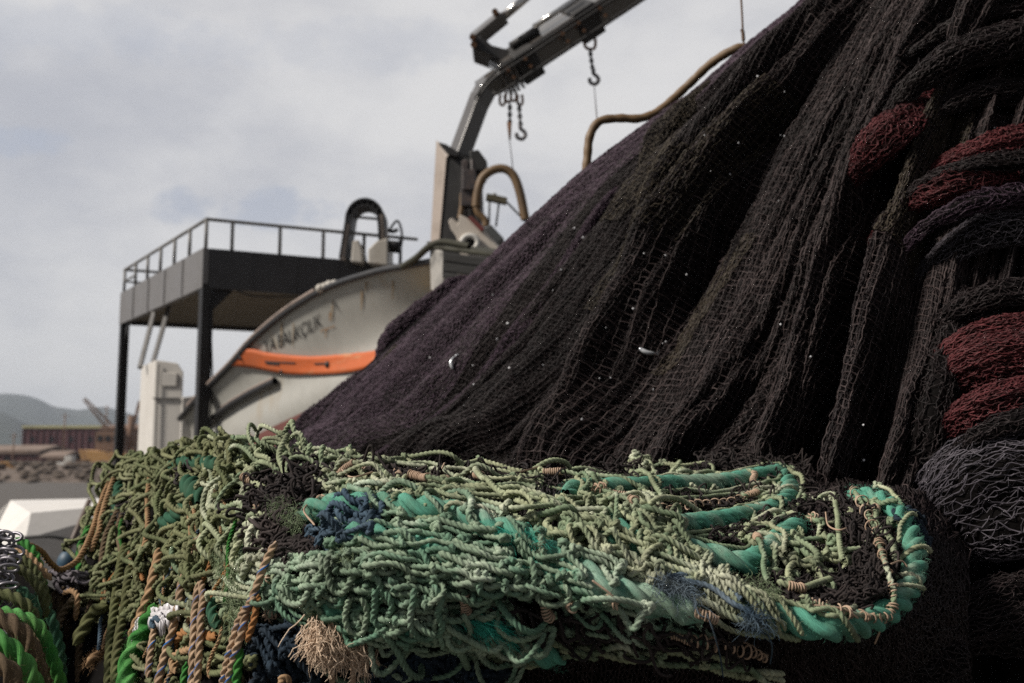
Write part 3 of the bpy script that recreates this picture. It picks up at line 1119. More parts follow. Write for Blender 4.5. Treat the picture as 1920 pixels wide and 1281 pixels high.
o = put('orange_band', quad_mesh('orange_band', Gb, np.stack([i, i + 1, i + 7, i + 6], -1).reshape(-1, 4)), m_or, hull)
band = o
solid(o, .02, 0)
mb = MB()
for (px, py, r) in ((457, 669, .022), (622, 684, .03), (534, 695, .018)):
    p = onto(px, py, .03)
    if p is not None:
        MB().ball(p, r, 2, (1, .5, 1)).build('band_fastening', m_black, band)
for (a, b_) in (((503, 676), (560, 679)), ((596, 681), (620, 682)), ((505, 679), (530, 682))):
    pa, pb = onto(*a, .031), onto(*b_, .031)
    MB().sweep(np.array([pa, pb]), .007, 6).build('band_tie', m_black, band)
mb.bm.free()
# rubbing strake on the lower flank, rust marks
st = MB()
P = [onto(px, py, .04) for px, py in zip(np.linspace(380, 524, 26), np.interp(np.linspace(380, 524, 26), [380, 430, 480, 524], [807, 765, 735, 713]))]
P = np.array([p for p in P if p is not None])
st.sweep(P, .030, 8)
strake = st.build('rubbing_strake', m_gun, sk)
st = MB()
st.sweep(P[8:] + np.array([-.012, -.01, .026]), .012, 6)
st.build('strake_capping', m_worn, strake)
m_rst2 = mat_paint('rust_run', (.33, .25, .16), (.27, .19, .11), .8, scale=14)
m_rst = mat_paint('rust_mark', (.30, .16, .06), (.2, .09, .03), .8, scale=20)
mb = MB()
for (pts, w_) in ((((620, 585), (619, 602)), 3.2), (((628, 611), (616, 616), (607, 617)), 2.6), (((612, 616), (611, 634)), 2.2), (((606, 618), (602, 622)), 3)):
    for a, b_ in zip(pts[:-1], pts[1:]):
        cs = []
        dv = np.array(b_, float) - np.array(a, float)
        nn = np.array([-dv[1], dv[0]]) / np.linalg.norm(dv) * w_ / 2
        cs = [onto(*(np.array(a) + nn)), onto(*(np.array(b_) + nn * .4)), onto(*(np.array(b_) - nn * .4)), onto(*(np.array(a) - nn))]
        mb.bm.faces.new([mb.bm.verts.new(tuple(p)) for p in cs])
mb.build('rust_mark', m_rst, hull)
g_ = np.random.default_rng(14)
for k in range(8):
    px = g_.uniform(480, 790)
    y0 = float(np.interp(px, sheer[:, 0], sheer[:, 1])) + g_.uniform(14, 40)
    ln_, w_ = g_.uniform(14, 46), g_.uniform(1.2, 3.4)
    q4_ = [onto(px - w_ / 2, y0), onto(px + w_ / 2, y0), onto(px + w_ * .2 - 1, y0 + ln_), onto(px - w_ * .2 - 1, y0 + ln_)]
    if all(p is not None for p in q4_):
        mb = MB()
        mb.bm.faces.new([mb.bm.verts.new(tuple(p)) for p in q4_])
        mb.build('rust_streak', m_rst2, hull)
# bow platform: white edge, dark box, moss-edged cap, yellowed underside
m_moss = mat_paint('mossy_rim', (.032, .031, .018), (.022, .02, .013), .8, scale=14)
m_yel = mat_paint('yellowed_underside', (.36, .24, .09), (.24, .15, .06), .8, scale=7)
m_worn2 = mat_paint('scuffed_white_post', (.34, .325, .30), (.09, .085, .08), .6, scale=5, lo=.45, hi=.62)
m_box = mat_paint('dark_planking', (.006, .0056, .0056), (.012, .011, .010), .8, scale=8, stretch=(1, 1, 6))
MB().hexa([at(808, 545, 6.15), at(829, 552, 5.95), at(829, 552, 6.4), at(808, 545, 6.6), at(806, 466, 6.15), at(831, 470, 5.95), at(831, 470, 6.4), at(806, 466, 6.6)]).build('bow_post', m_worn2, sk, .01)
bx = MB()
for k in range(4):
    y0, y1 = 470 + k * 19, 470 + k * 19 + 17.5
    bx.hexa([at(832, y1 + 3, 5.93), at(960, y1 + 20, 5.75), at(960, y1 + 20, 6.6), at(832, y1 + 3, 6.5), at(832, y0 + 3, 5.93), at(960, y0 + 20, 5.75), at(960, y0 + 20, 6.6), at(832, y0 + 3, 6.5)])
bx.build('bow_platform', m_box, sk, .008)
MB().hexa([at(800, 466, 6.1), at(960, 487, 5.7), at(960, 480, 6.7), at(800, 460, 6.7), at(800, 458, 6.1), at(960, 477, 5.7), at(960, 470, 6.7), at(800, 452, 6.7)]).build('platform_rim', m_moss, sk, .012)
MB().hexa([at(745, 612, 6.3), at(775, 612, 6.15), at(800, 590, 6.4), at(760, 590, 6.5), at(785, 572, 6.12), at(868, 536, 5.98), at(875, 556, 6.4), at(800, 560, 6.5)]).build('underside', m_yel, sk)
MB().sweep(cr([at(755, 500, 6.4), at(780, 484, 6.25), at(806, 462, 6.1), at(832, 454, 6.05), at(880, 462, 5.95)], 30), .022).build('bow_hose', m_moss, sk)
mb = MB()
for px in (600, 609, 618, 627):
    c = at(px, 541 - (px - 600) * .32, 7.25)
    mb.ball(c, .03 + .012 * rng.uniform(), 2)
mb.build('deck_fitting', m_cream, sk)
# ------------------------------------------------------------------ folding deck crane
m_cr = mat_paint('crane_grey_gloss', (.075, .067, .06), (.055, .049, .045), .2, scale=3, rust=(.20, .11, .06), rust_lo=.64, rust_hi=.74, fine=20, spec=.7)
m_crl = mat_paint('crane_silver', (.42, .39, .36), (.34, .31, .29), .22, scale=3, fine=20, spec=.8)
m_crd = mat_paint('crane_black', (.016, .015, .015), (.024, .022, .021), .5, scale=5)
m_rod = mat_paint('chrome_rod', (.7, .68, .65), (.6, .58, .55), .12, metal=1.0)
m_rust = mat_paint('rusty_iron', (.25, .13, .07), (.16, .08, .045), .7, scale=20)
m_chain = mat_paint('dull_steel', (.11, .105, .11), (.16, .15, .155), .45, metal=.3, scale=20)
m_hose = mat_paint('brown_hose', (.15, .09, .04), (.10, .06, .028), .55, scale=8, fine=40)
d = 7.6
ck = thing('deck_crane', 'grey folding deck crane rising behind the bow platform', 'crane', pz(at(850, 860, d), 0))


def beam(mb, A, B, w, dep=None, rot=38, w2=None):
    """square beam turned about its axis so that an upper-left and a lower-right face show"""
    A, B = np.asarray(A, float), np.asarray(B, float)
    t = unit(B - A)
    v = np.array([0, 1., 0])
    u = unit(np.cross(t, v))
    v = np.cross(t, u)
    a = R_(rot)
    u2, v2 = u * math.cos(a) + v * math.sin(a), -u * math.sin(a) + v * math.cos(a)
    p = []
    for q, ww in ((A, w), (B, w2 or w)):
        for (x, y) in ((-.5, -.5), (.5, -.5), (.5, .5), (-.5, .5)):
            p.append(q + u2 * x * ww + v2 * y * (dep or ww))
    mb.hexa(p)


def pc(px, py, dd=0.0):
    return at(px, py, d + dd)


S = d / F_PX
# column: pale left plate, dark face
MB().prism([pc(806, 470), pc(822, 474, -.1), pc(838, 296, -.1), pc(845, 288, -.1), pc(818, 262)], (.02, .5, 0)).build('side_plate', m_cream2, ck, .006)
z = MB()
z.prism([pc(823, 480, -.09), pc(905, 480, -.12), pc(896, 300, -.12), pc(846, 290, -.09), pc(839, 297, -.09)], (.02, .45, 0))
z.build('column', m_crd, ck, .01)
MB().bar(pz(pc(850, 480, .15), 0), pc(852, 478, .15), .34, .3).build('pedestal', m_crd, ck)
MB().prism([pc(880, 283, -.2), pc(897, 280, -.2), pc(914, 303, -.2), pc(908, 322, -.2), pc(882, 318, -.2)], (0, .35, 0)).build('pivot_block', m_crd, ck, .01)
MB().prism([pc(822, 266, -.16), pc(836, 270, -.16), pc(862, 286, -.16), pc(858, 294, -.16), pc(842, 290, -.16)], (0, .08, 0)).build('stay_plate', m_crd, ck, .006)
mb = MB()
beam(mb, pc(858, 300), pc(903, 178), 33 * S, rot=40)
mb.build('lower_arm', m_cr, ck, .012)
mb = MB()
beam(mb, pc(896, 196), pc(915, 160), 34 * S, rot=40)
beam(mb, pc(902, 172), pc(962, 130), 36 * S, rot=40)
mb.build('knuckle', m_cr, ck, .012)
mb = MB()
beam(mb, pc(936, 141), pc(1260, -72), 54 * S, rot=40)
boom = mb.build('boom', m_cr, ck, .012)
mb = MB()
for k, f in enumerate((0, 8, 16, 26)):
    a = np.array([937 + f * .84, 150 - f * .55])
    beam(mb, pc(*a), pc(a[0] + 4.0, a[1] - 2.6), (58 + k) * S, rot=40)
mb.build('boom_clamp', m_cr, boom, .005)
mb = MB()
beam(mb, pc(1074, 51), pc(1112, 26), 65 * S, rot=40)
mb.build('boom_clamp', m_crd, boom, .008)
mb = MB()
beam(mb, pc(965, 128, -.02), pc(1000, 105, -.02), 63 * S, rot=40)
mb.build('boom_clamp', m_crd, boom, .008)
mb = MB()
mb.cyl(pc(958, 88, -.1), pc(1008, 55, -.1), .035).build('pipe_and_glint', m_crd, ck)
MB().cyl(pc(1000, 52, -.12), pc(1086, -6, -.12), .024).build('pipe_and_glint', m_rod, ck)  # highlight along the boom's top edge, put in as a chrome tube
MB().prism([pc(948, 118, -.1), pc(925, 105, -.1), pc(886, 90, -.1), pc(884, 74, -.1), pc(902, 66, -.1), pc(922, 84, -.1), pc(952, 92, -.1), pc(962, 104, -.1)], (0, .3, 0)).build('cylinder_bracket', m_crd, ck, .012)
mb = MB()
beam(mb, pc(890, 76), pc(944, 32), 26 * S, rot=40)
mb.build('cylinder', m_cr, ck, .012)
MB().cyl(pc(936, 38), pc(1010, -24), .036).build('piston_rod', m_rod, ck)
mb = MB()
for p in ((886, 70), (888, 84), (928, 22)):
    mb.cyl(pc(p[0], p[1], -.22), pc(p[0], p[1], .12), .025)
mb.build('pivot_pin', m_rust, ck)
m_cr.node_tree.nodes['Principled BSDF'].inputs['Coat Weight'].default_value = .7
m_cr.node_tree.nodes['Principled BSDF'].inputs['Coat Roughness'].default_value = .18
for o_ in (-.075, -.045, .07):
    ln_ = MB()
    ln_.sweep(cr([pc(908, 178, -.17) + np.array([o_, 0, o_ * .4]), pc(930, 158, -.19) + np.array([o_ * .4, 0, -o_]), pc(1000, 112, -.20) + np.array([o_ * .5, 0, -o_]), pc(1100, 46, -.2) + np.array([o_ * .5, 0, -o_]), pc(1240, -46, -.2) + np.array([o_ * .5, 0, -o_])], 60), .011, 6)
    ln_.build('hydraulic_line', m_crd, boom)
for (x_, y_) in ((958, 138), (990, 117), (1060, 70), (1090, 50), (1130, 22)):
    bt_ = MB()
    for j in (-1, 1):
        bt_.cyl(pc(x_ + j * 5, y_ + j * 7, -.22), pc(x_ + j * 5, y_ + j * 7, -.10), .016, 6)
    bt_.build('bolt', m_rust, boom)
# shackles, chains and hooks under the boom
mb = MB()
for (x, y) in ((942, 178), (953, 172), (963, 170), (975, 178)):
    mb.sweep(cr([pc(x - 4, y), pc(x - 5, y + 14), pc(x, y + 20), pc(x + 5, y + 14), pc(x + 4, y)], 18), .011, 7)
mb.sweep(cr([pc(1097, 62), pc(1096, 84), pc(1104, 92), pc(1115, 90), pc(1116, 74), pc(1110, 64)], 20), .013, 7)
mb.build('shackle', m_rust, ck)


def chain(mb, a, b_, n, r):
    a, b_ = np.array(a, float), np.array(b_, float)
    L = np.linalg.norm(b_ - a) / n
    t = unit(b_ - a)
    u = unit(np.cross(t, [0, 1., 0]))
    v = np.cross(t, u)
    for k in range(n):
        c = a + (b_ - a) * (k + .5) / n
        s_ = u if k % 2 else v
        P = [c + t * L * .72 * math.cos(x) + s_ * L * .36 * math.sin(x) for x in np.linspace(0, 2 * math.pi, 12, endpoint=False)]
        mb.sweep(np.array(P), r, 6, closed=True)


def hook_pts(x, y, r=9):
    return cr([pc(x, y - r - 10), pc(x, y - r - 2), pc(x + r * .8, y - r * .5), pc(x + r, y + r * .3), pc(x + r * .3, y + r), pc(x - r * .7, y + r * .6), pc(x - r * .8, y - r * .2)], 26)


for (x0, y0, x1, y1, n, hook) in ((956, 192, 956, 232, 6, None), (973, 194, 976, 236, 6, (976, 252)), (1106, 92, 1112, 136, 7, (1113, 149))):
    mb = MB()
    chain(mb, pc(x0, y0), pc(x1, y1), n, .008)
    hc = mb.build('hanging_chain', m_chain, ck)
    if hook:
        MB().sweep(hook_pts(*hook), .016, 8).build('hook', m_chain, hc)
MB().cyl(pc(955, 230), pc(956, 262), .02, r2=.008).build('hook_weight', m_rust, ck)
mb = MB()
mb.cyl(pc(955, 258), pc(962, 318), .004).cyl(pc(1114, 158), pc(1119, 222, -2.2), .004)
mb.build('wire', m_chain, ck)
mb = MB()
mb.sweep(cr([pc(862, 410, -.25), pc(866, 388, -.25), pc(868, 362, -.25), pc(880, 354, -.25)], 20), .02)
mb.sweep(cr([pc(893, 388, -.3), pc(896, 360, -.3), pc(905, 334, -.3), pc(925, 319, -.3), pc(946, 317, -.3), pc(963, 330, -.3), pc(975, 362, -.3), pc(985, 412, -.3)], 50), .034, 10)
mb.sweep(cr([pc(893, 388, -.3), pc(897, 400, -.3), pc(909, 412, -.3), pc(912, 424, -.3)], 14), .026, 10)
mb.build('hydraulic_hose', m_hose, ck)
mb = MB()
mb.box(pc(880, 340, -.26), .10, .10, .16).box(pc(884, 372, -.24), .16, .1, .14).box(pc(872, 330, -.22), .05, .08, .22)
mb.cyl(pc(886, 300, -.24), pc(886, 420, -.24), .018).cyl(pc(872, 300, -.22), pc(874, 420, -.22), .014)
mb.build('valve_block', mat_paint('grimy_valves', (.045, .036, .036), (.09, .06, .05), .5, scale=25), ck, .006)
# white winch bracket with a round eye
wn_ = thing('net_winch', 'white winch bracket with a round eye at the crane foot', 'winch', pz(pc(895, 462, -.5), 1.9))
dw = -.6
outl = [(846, 432), (840, 415), (846, 408), (858, 420), (862, 402), (874, 408), (894, 420), (925, 452), (940, 470), (930, 490), (905, 492), (868, 482), (858, 470), (856, 446), (850, 436)]
mb = MB()
hole = [(881 + 12 * math.cos(a), 455 + 10 * math.sin(a)) for a in np.linspace(0, 2 * math.pi, 20, endpoint=False)]
vo = [mb.bm.verts.new(tuple(pc(x, y, dw))) for x, y in outl]
vh = [mb.bm.verts.new(tuple(pc(x, y, dw))) for x, y in hole]
eo = [mb.bm.edges.new((vo[k], vo[(k + 1) % len(vo)])) for k in range(len(vo))]
eh = [mb.bm.edges.new((vh[k], vh[(k + 1) % len(vh)])) for k in range(len(vh))]
g = bmesh.ops.triangle_fill(mb.bm, use_beauty=True, edges=eo + eh)
g2 = bmesh.ops.extrude_face_region(mb.bm, geom=[f for f in g['geom'] if isinstance(f, bmesh.types.BMFace)])
for v in g2['geom']:
    if isinstance(v, bmesh.types.BMVert):
        v.co += Vector((.05, .16, 0))
mb.build('bracket', mat_paint('winch_white', (.60, .54, .47), (.45, .39, .33), .4, scale=6, rust=(.34, .10, .06), rust_lo=.66, rust_hi=.74), wn_, .006)
MB().sweep(np.array([pc(881 + 15 * math.cos(a), 455 + 13 * math.sin(a), dw - .02) for a in np.linspace(0, 2 * math.pi, 28, endpoint=False)]), .02, 8, closed=True).build('eye_ring', m_white, wn_)
MB().cyl(pc(881, 455, dw + .02), pc(884, 456, dw + .5), .042).build('axle', m_crd, wn_)
mb = MB()
mb.prism([pc(877, 408, dw - .03), pc(884, 405, dw - .03), pc(908, 428, dw - .03), pc(902, 434, dw - .03)], (0, .1, 0))
mb.build('red_guard', mat_paint('dull_red', (.16, .03, .025), (.1, .025, .02), .6), wn_)
mb = MB()
mb.prism([pc(906, 428, dw + .1), pc(920, 420, dw + .1), pc(946, 448, dw + .1), pc(930, 460, dw + .1)], (0, .2, 0))
mb.build('grey_housing', mat_paint('grey_housing', (.08, .085, .085), (.06, .06, .06), .5), wn_, .01)
lt = thing('deck_lamp', 'small dark lamp bar on thin stays beside the brown hose', 'lamp', pz(pc(930, 420, .6), 1.9))
MB().bar(pc(912, 370, .6), pc(950, 378, .6), .05, .08).build('lamp_bar', mat_paint('olive_steel', (.10, .085, .05), (.07, .06, .04), .6), lt)
mb = MB()
mb.cyl(pc(918, 372, .6), pc(917, 420, .6), .009).cyl(pc(936, 376, .6), pc(930, 425, .6), .009).cyl(pc(948, 377, .6), pc(990, 420, .6), .009)
mb.ball(pc(927, 366, .6), .02)
mb.build('stay', m_rail, lt)


# ------------------------------------------------------------------ hose and cord over the ridge of the heap
dh = 3.25
o = Acc()
P = cr([at(1096, 340, dh), at(1101, 300, dh), at(1106, 256, dh), at(1124, 228, dh), at(1160, 222, dh), at(1200, 222, dh), at(1238, 206, dh), at(1290, 160, dh), at(1330, 122, dh - .05), at(1370, 96, dh - .1), at(1400, 90, dh - .1), at(1440, 110, dh)], 140)
V, F, U = tube(P, .0145 * (1 + .05 * np.sin(np.arange(140) * .9)), 12)
o.add(V, F, U)
tag(o.build('hose', m_hose), 'long brown hose curling along the ridge of the black net heap', 'hose')
o = Acc()
V, F, U = tube(cr([at(1386, -60, 3.1), at(1391, 20, 3.1), at(1393, 62, 3.1), at(1396, 100, 3.1)], 40), .0035, 7)
o.add(V, F, U)
V, F, U = tube(cr([at(1391, 55, 3.1), at(1393, 62, 3.1), at(1394, 76, 3.1)], 10), .006, 7)
o.add(V, F, U)
tag(o.build('cord', mat_paint('brown_cord', (.14, .09, .06), (.1, .06, .04), .8)), 'thin brown cord hanging down to the ridge of the net heap', 'cord')

# ------------------------------------------------------------------ black net heap
GU = [
    [(700, 1050, 5.0), (760, 900, 4.9), (860, 780, 4.6), (960, 680, 4.5), (1080, 560, 4.4), (1190, 440, 4.3), (1390, 290, 4.2), (1490, 205, 4.1), (1600, 115, 4.0), (1690, 20, 4.0)],
    [(545, 1090, 4.1), (590, 870, 4.0), (650, 780, 3.9), (710, 715, 3.85), (800, 632, 3.75), (890, 556, 3.7), (1000, 455, 3.6), (1140, 325, 3.5), (1330, 185, 3.4), (1430, 100, 3.35), (1540, 10, 3.3), (1640, -100, 3.3)],
    [(520, 1090, 3.6), (548, 850, 3.5), (600, 790, 3.45), (660, 722, 3.4), (755, 640, 3.3), (838, 562, 3.25), (958, 452, 3.15), (1098, 326, 3.05), (1298, 177, 2.95), (1398, 92, 2.9), (1508, 2, 2.85), (1610, -110, 2.85)],
    [(560, 1100, 2.95), (625, 852, 2.9), (740, 790, 2.86), (840, 690, 2.82), (960, 545, 2.8), (1085, 400, 2.76), (1180, 312, 2.7), (1300, 215, 2.65), (1430, 100, 2.62), (1540, 5, 2.6), (1640, -110, 2.6)],
    [(740, 1110, 2.6), (770, 866, 2.55), (880, 792, 2.5), (990, 680, 2.5), (1070, 550, 2.5), (1140, 430, 2.48), (1210, 330, 2.46), (1300, 230, 2.44), (1420, 130, 2.42), (1530, 30, 2.4), (1660, -110, 2.4)],
    [(980, 1120, 2.25), (1000, 876, 2.2), (1080, 770, 2.2), (1160, 650, 2.22), (1230, 520, 2.25), (1300, 390, 2.26), (1370, 280, 2.26), (1450, 170, 2.25), (1540, 60, 2.24), (1680, -110, 2.24)],
    [(1170, 1130, 2.05), (1190, 880, 2.0), (1290, 740, 2.02), (1370, 600, 2.06), (1430, 480, 2.1), (1490, 360, 2.12), (1540, 260, 2.13), (1600, 160, 2.13), (1660, 60, 2.12), (1780, -110, 2.1)],
    [(1370, 1140, 1.95), (1390, 880, 1.9), (1470, 740, 1.92), (1530, 600, 1.95), (1570, 480, 1.98), (1605, 360, 2.0), (1650, 250, 2.02), (1700, 150, 2.02), (1750, 50, 2.0), (1860, -110, 2.0)],
    [(1540, 1160, 1.86), (1565, 900, 1.8), (1612, 760, 1.82), (1645, 640, 1.84), (1675, 520, 1.86), (1705, 400, 1.9), (1740, 280, 1.92), (1780, 160, 1.92), (1830, 40, 1.9), (1930, -110, 1.9)],
    [(1660, 1330, 1.80), (1680, 960, 1.74), (1722, 800, 1.76), (1752, 680, 1.8), (1780, 540, 1.84), (1806, 420, 1.88), (1836, 300, 1.9), (1880, 160, 1.9), (1930, 40, 1.88), (2030, -110, 1.86)],
    [(1790, 1360, 1.75), (1800, 1060, 1.70), (1840, 820, 1.72), (1868, 640, 1.78), (1890, 480, 1.84), (1920, 330, 1.86), (1960, 180, 1.86), (2020, 50, 1.84), (2140, -110, 1.82)],
    [(2000, 1400, 1.7), (2000, 1100, 1.66), (2010, 850, 1.68), (2030, 650, 1.74), (2050, 480, 1.8), (2090, 330, 1.82), (2150, 180, 1.82), (2220, 50, 1.8), (2330, -110, 1.8)],
    [(2350, 1450, 1.7), (2350, 1100, 1.7), (2360, 850, 1.72), (2380, 650, 1.78), (2400, 480, 1.82), (2440, 330, 1.86), (2500, 180, 1.86), (2600, 0, 1.86), (2700, -110, 1.86)],
]
NV = 64
GW = np.stack([cr(at(*np.array(g, float).T), NV) for g in GU])          # guides in the world, evenly in v
NG = len(GU)


def heap_at(u, v):
    """smooth heap surface: u in guide units, v in 0..1 up the slope"""
    x = np.clip(u, 0, NG - 1.0001)
    k = np.floor(x).astype(int)
    t = (x - k)[..., None]
    idx = [np.clip(k + j, 0, NG - 1) for j in (-1, 0, 1, 2)]
    y = np.clip(v, 0, 1) * (NV - 1)
    j = np.minimum(np.floor(y).astype(int), NV - 2)
    f = (y - j)[..., None]
    a, b_, c, e = [GW[i_, j] * (1 - f) + GW[i_, j + 1] * f for i_ in idx]
    return .5 * (2 * b_ + (c - a) * t + (2 * a - 5 * b_ + 4 * c - e) * t ** 2 + (3 * b_ - a - 3 * c + e) * t ** 3)


def heap_fold(u, v):
    """drape folds running down the slope, deep creases between rounded ridges"""
    w = u + .62 * fbm(u * .75, v * 1.5, 21, 2) + .14 * fbm(u * 2.6, v * 4.5, 22, 2)
    r1 = .5 + .5 * np.cos(2 * math.pi * w)
    a1 = .135 * np.clip(.7 + 1.3 * fbm(u * 1.2, v * 1.7, 23, 2), .05, 1.5)
    w2 = u * 2.6 + 1.3 * fbm(u * 1.5, v * 2.2, 24, 2)
    r2 = np.abs(np.cos(math.pi * w2)) ** .9
    a2 = .046 * np.clip(.6 + 1.1 * fbm(u * 1.7, v * 1.8, 25, 2), 0, 1.4)
    w3 = u * 7.3 + 1.3 * fbm(u * 2.2, v * 2.6, 26, 2)
    a3 = .012 * np.clip(.55 + 1.3 * fbm(u * 2.6, v * 2.4, 27, 2), 0, 1.3)
    r3 = np.abs(np.cos(math.pi * w3))
    sag = .036 * fbm(u * 2.0, v * 5.0, 28, 3) + .004 * fbm(u * 9, v * 20, 29, 2)
    # the left strip is pulled taut: only fine pleats there
    k = np.clip((u - 2.55) / .6, .10, 1)
    # the right side is bunched and lumpy
    q = np.clip((u - 8.0) / 1.5, 0, 1)
    lum = .09 * fbm(u * 1.3, v * 6, 31, 3) * q
    up = np.clip(v * 6, 0, 1)
    return ((r1 - .6) * a1 * k * (1 - .4 * q) + (r2 - .6) * a2 * (.22 + .78 * k) + (r3 - .6) * a3 * (.5 + .5 * k) + sag * k + lum) * (.35 + .65 * up)


def heap_full(u, v, off=0.0):
    e = 2e-3
    p = heap_at(u, v)
    du = heap_at(u + e * 4, v) - heap_at(u - e * 4, v)
    dv = heap_at(u, np.clip(v + e, 0, 1)) - heap_at(u, np.clip(v - e, 0, 1))
    n = unit(np.cross(du, dv))
    n = n * np.sign((n * (np.array([0, 0, CZ]) - p)).sum(-1, keepdims=True))
    return p + n * (heap_fold(u, v) + off)[..., None], n


heap = thing('net_heap', 'tall heap of black and brown fishing net draped in long folds', 'fishing net', (0.9, 2.4, 0))
nu, nv = 1150, 420
uu, vv = np.meshgrid(np.linspace(0, NG - 1.001, nu), np.linspace(0, 1, nv))
HP, HN = heap_full(uu, vv)
i = np.arange(nv - 1)[:, None] * nu + np.arange(nu - 1)[None]
HF = np.stack([i, i + 1, i + nu + 1, i + nu], -1).reshape(-1, 4)
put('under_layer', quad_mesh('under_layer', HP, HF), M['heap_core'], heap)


def net_lines(surf, us, vs, r, off=.004, jit=.15, wob=.0025, diag=True, hole=0.0, knots=1.45, seed=1):
    """knotted net laid over a surface: us is [rows, cols] of u, vs is [rows] of v"""
    nr, nc = us.shape
    g = np.random.default_rng(seed)
    V2 = np.broadcast_to(vs[:, None], us.shape) + g.normal(size=us.shape) * jit * (vs[1] - vs[0])
    P, n = surf(us, V2, off + g.normal(size=us.shape) * wob)
    segs = []
    e1 = np.stack([P[:-1], P[1:]], 2).reshape(-1, 2, 3)
    segs.append(e1)
    if diag:
        od = np.arange(nr - 1) % 2 == 0
        a = np.where(od[:, None, None], P[:-1, :-1], P[:-1, 1:])
        b_ = np.where(od[:, None, None], P[1:, 1:], P[1:, :-1])
        segs.append(np.stack([a, b_], 2).reshape(-1, 2, 3))
    else:
        segs.append(np.stack([P[:, :-1], P[:, 1:]], 2).reshape(-1, 2, 3))
    E = np.concatenate(segs)
    L = np.linalg.norm(E[:, 1] - E[:, 0], axis=1)
    keep = (L < np.median(L) * 5) & (g.uniform(size=len(E)) > hole)
    E = E[keep]
    md = E.mean(1) + g.normal(size=(len(E), 3)) * (L[keep] * .08)[:, None]
    K = np.stack([E[:, 0], md, E[:, 1]], 1)
    rr = np.array([[knots, 1, knots]]) * r * g.uniform(.75, 1.25, (len(E), 1))
    V, F = strands(K, rr)
    rn = np.repeat(g.uniform(size=len(E)), 9)
    return V, F, rn


def u_cols(n, lo, hi, rows, seed, warp=.25):
    base = np.linspace(lo, hi, n)[None, :]
    v = np.linspace(0, 1, rows)[:, None]
    return np.clip(base + warp * fbm(base * 1.4 + 0 * v, v * 2.0 + 0 * base, seed, 3), 0, NG - 1.01)


# long-fold net layers, each a part with its own colour of twine
for (nm, lo, hi, cols, rows, mat, r, off, dg_, sd, v0, v1, jit, wob) in (
        ('purple_net_layer', 1.0, 3.25, 100, 240, 'net_purple', .0011, .004, True, 41, .06, 1, .05, .001),
        ('fine_net_layer', 3.1, 11.97, 310, 215, 'net_black', .00065, .003, True, 45, .1, 1, .06, .001),
        ('black_net_layer', 3.0, 11.97, 262, 130, 'net_black', .00085, .005, False, 42, .12, 1, .09, .0012),
        ('loose_net_layer', 5.0, 9.8, 96, 80, 'net_brown', .00085, .009, False, 44, .12, .97, .10, .002)):
    us = u_cols(cols, lo, hi, rows, sd)
    vs = np.linspace(v0, v1, rows)
    V, F, rn = net_lines(heap_full, us, vs, r, off, seed=sd, diag=dg_, jit=jit, wob=wob)
    put(nm, quad_mesh(nm, V, F, None, rn), M[mat], heap)
# olive patches where older net shows on the ridges
pa = Acc()
for k, (uc, vc, du, dv) in enumerate(((3.95, .62, .18, .08), (4.5, .52, .2, .10), (5.05, .62, .14, .12), (8.2, .62, .32, .12), (5.6, .42, .16, .10))):
    cols, rows = int(22 * du / .25), int(34 * dv / .12)
    us = np.linspace(uc - du, uc + du, cols)[None] + np.zeros((rows, 1)) + .1 * np.linspace(-1, 1, rows)[:, None]
    V, F, rn = net_lines(heap_full, us, np.linspace(vc - dv, vc + dv, rows), .0010, .012, seed=60 + k, diag=False, hole=.04)
    pa.add(V, F, None, rn)
pa.build('olive_net_patch', M['net_olive'], heap)

heap_bvh = BVHTree.FromPolygons([Vector(v) for v in HP.reshape(-1, 3)], [tuple(f) for f in HF.tolist()])


def on_heap(px, py, off=.012):
    o = np.array([0, 0, CZ])
    dv = unit(at(px, py, 1.0) - o)
    h = heap_bvh.ray_cast(Vector(o), Vector(dv))
    if h[0] is None:
        return None, None
    n = np.array(h[1])
    if n.dot(dv) > 0:
        n = -n
    return np.array(h[0]) + n * off, n


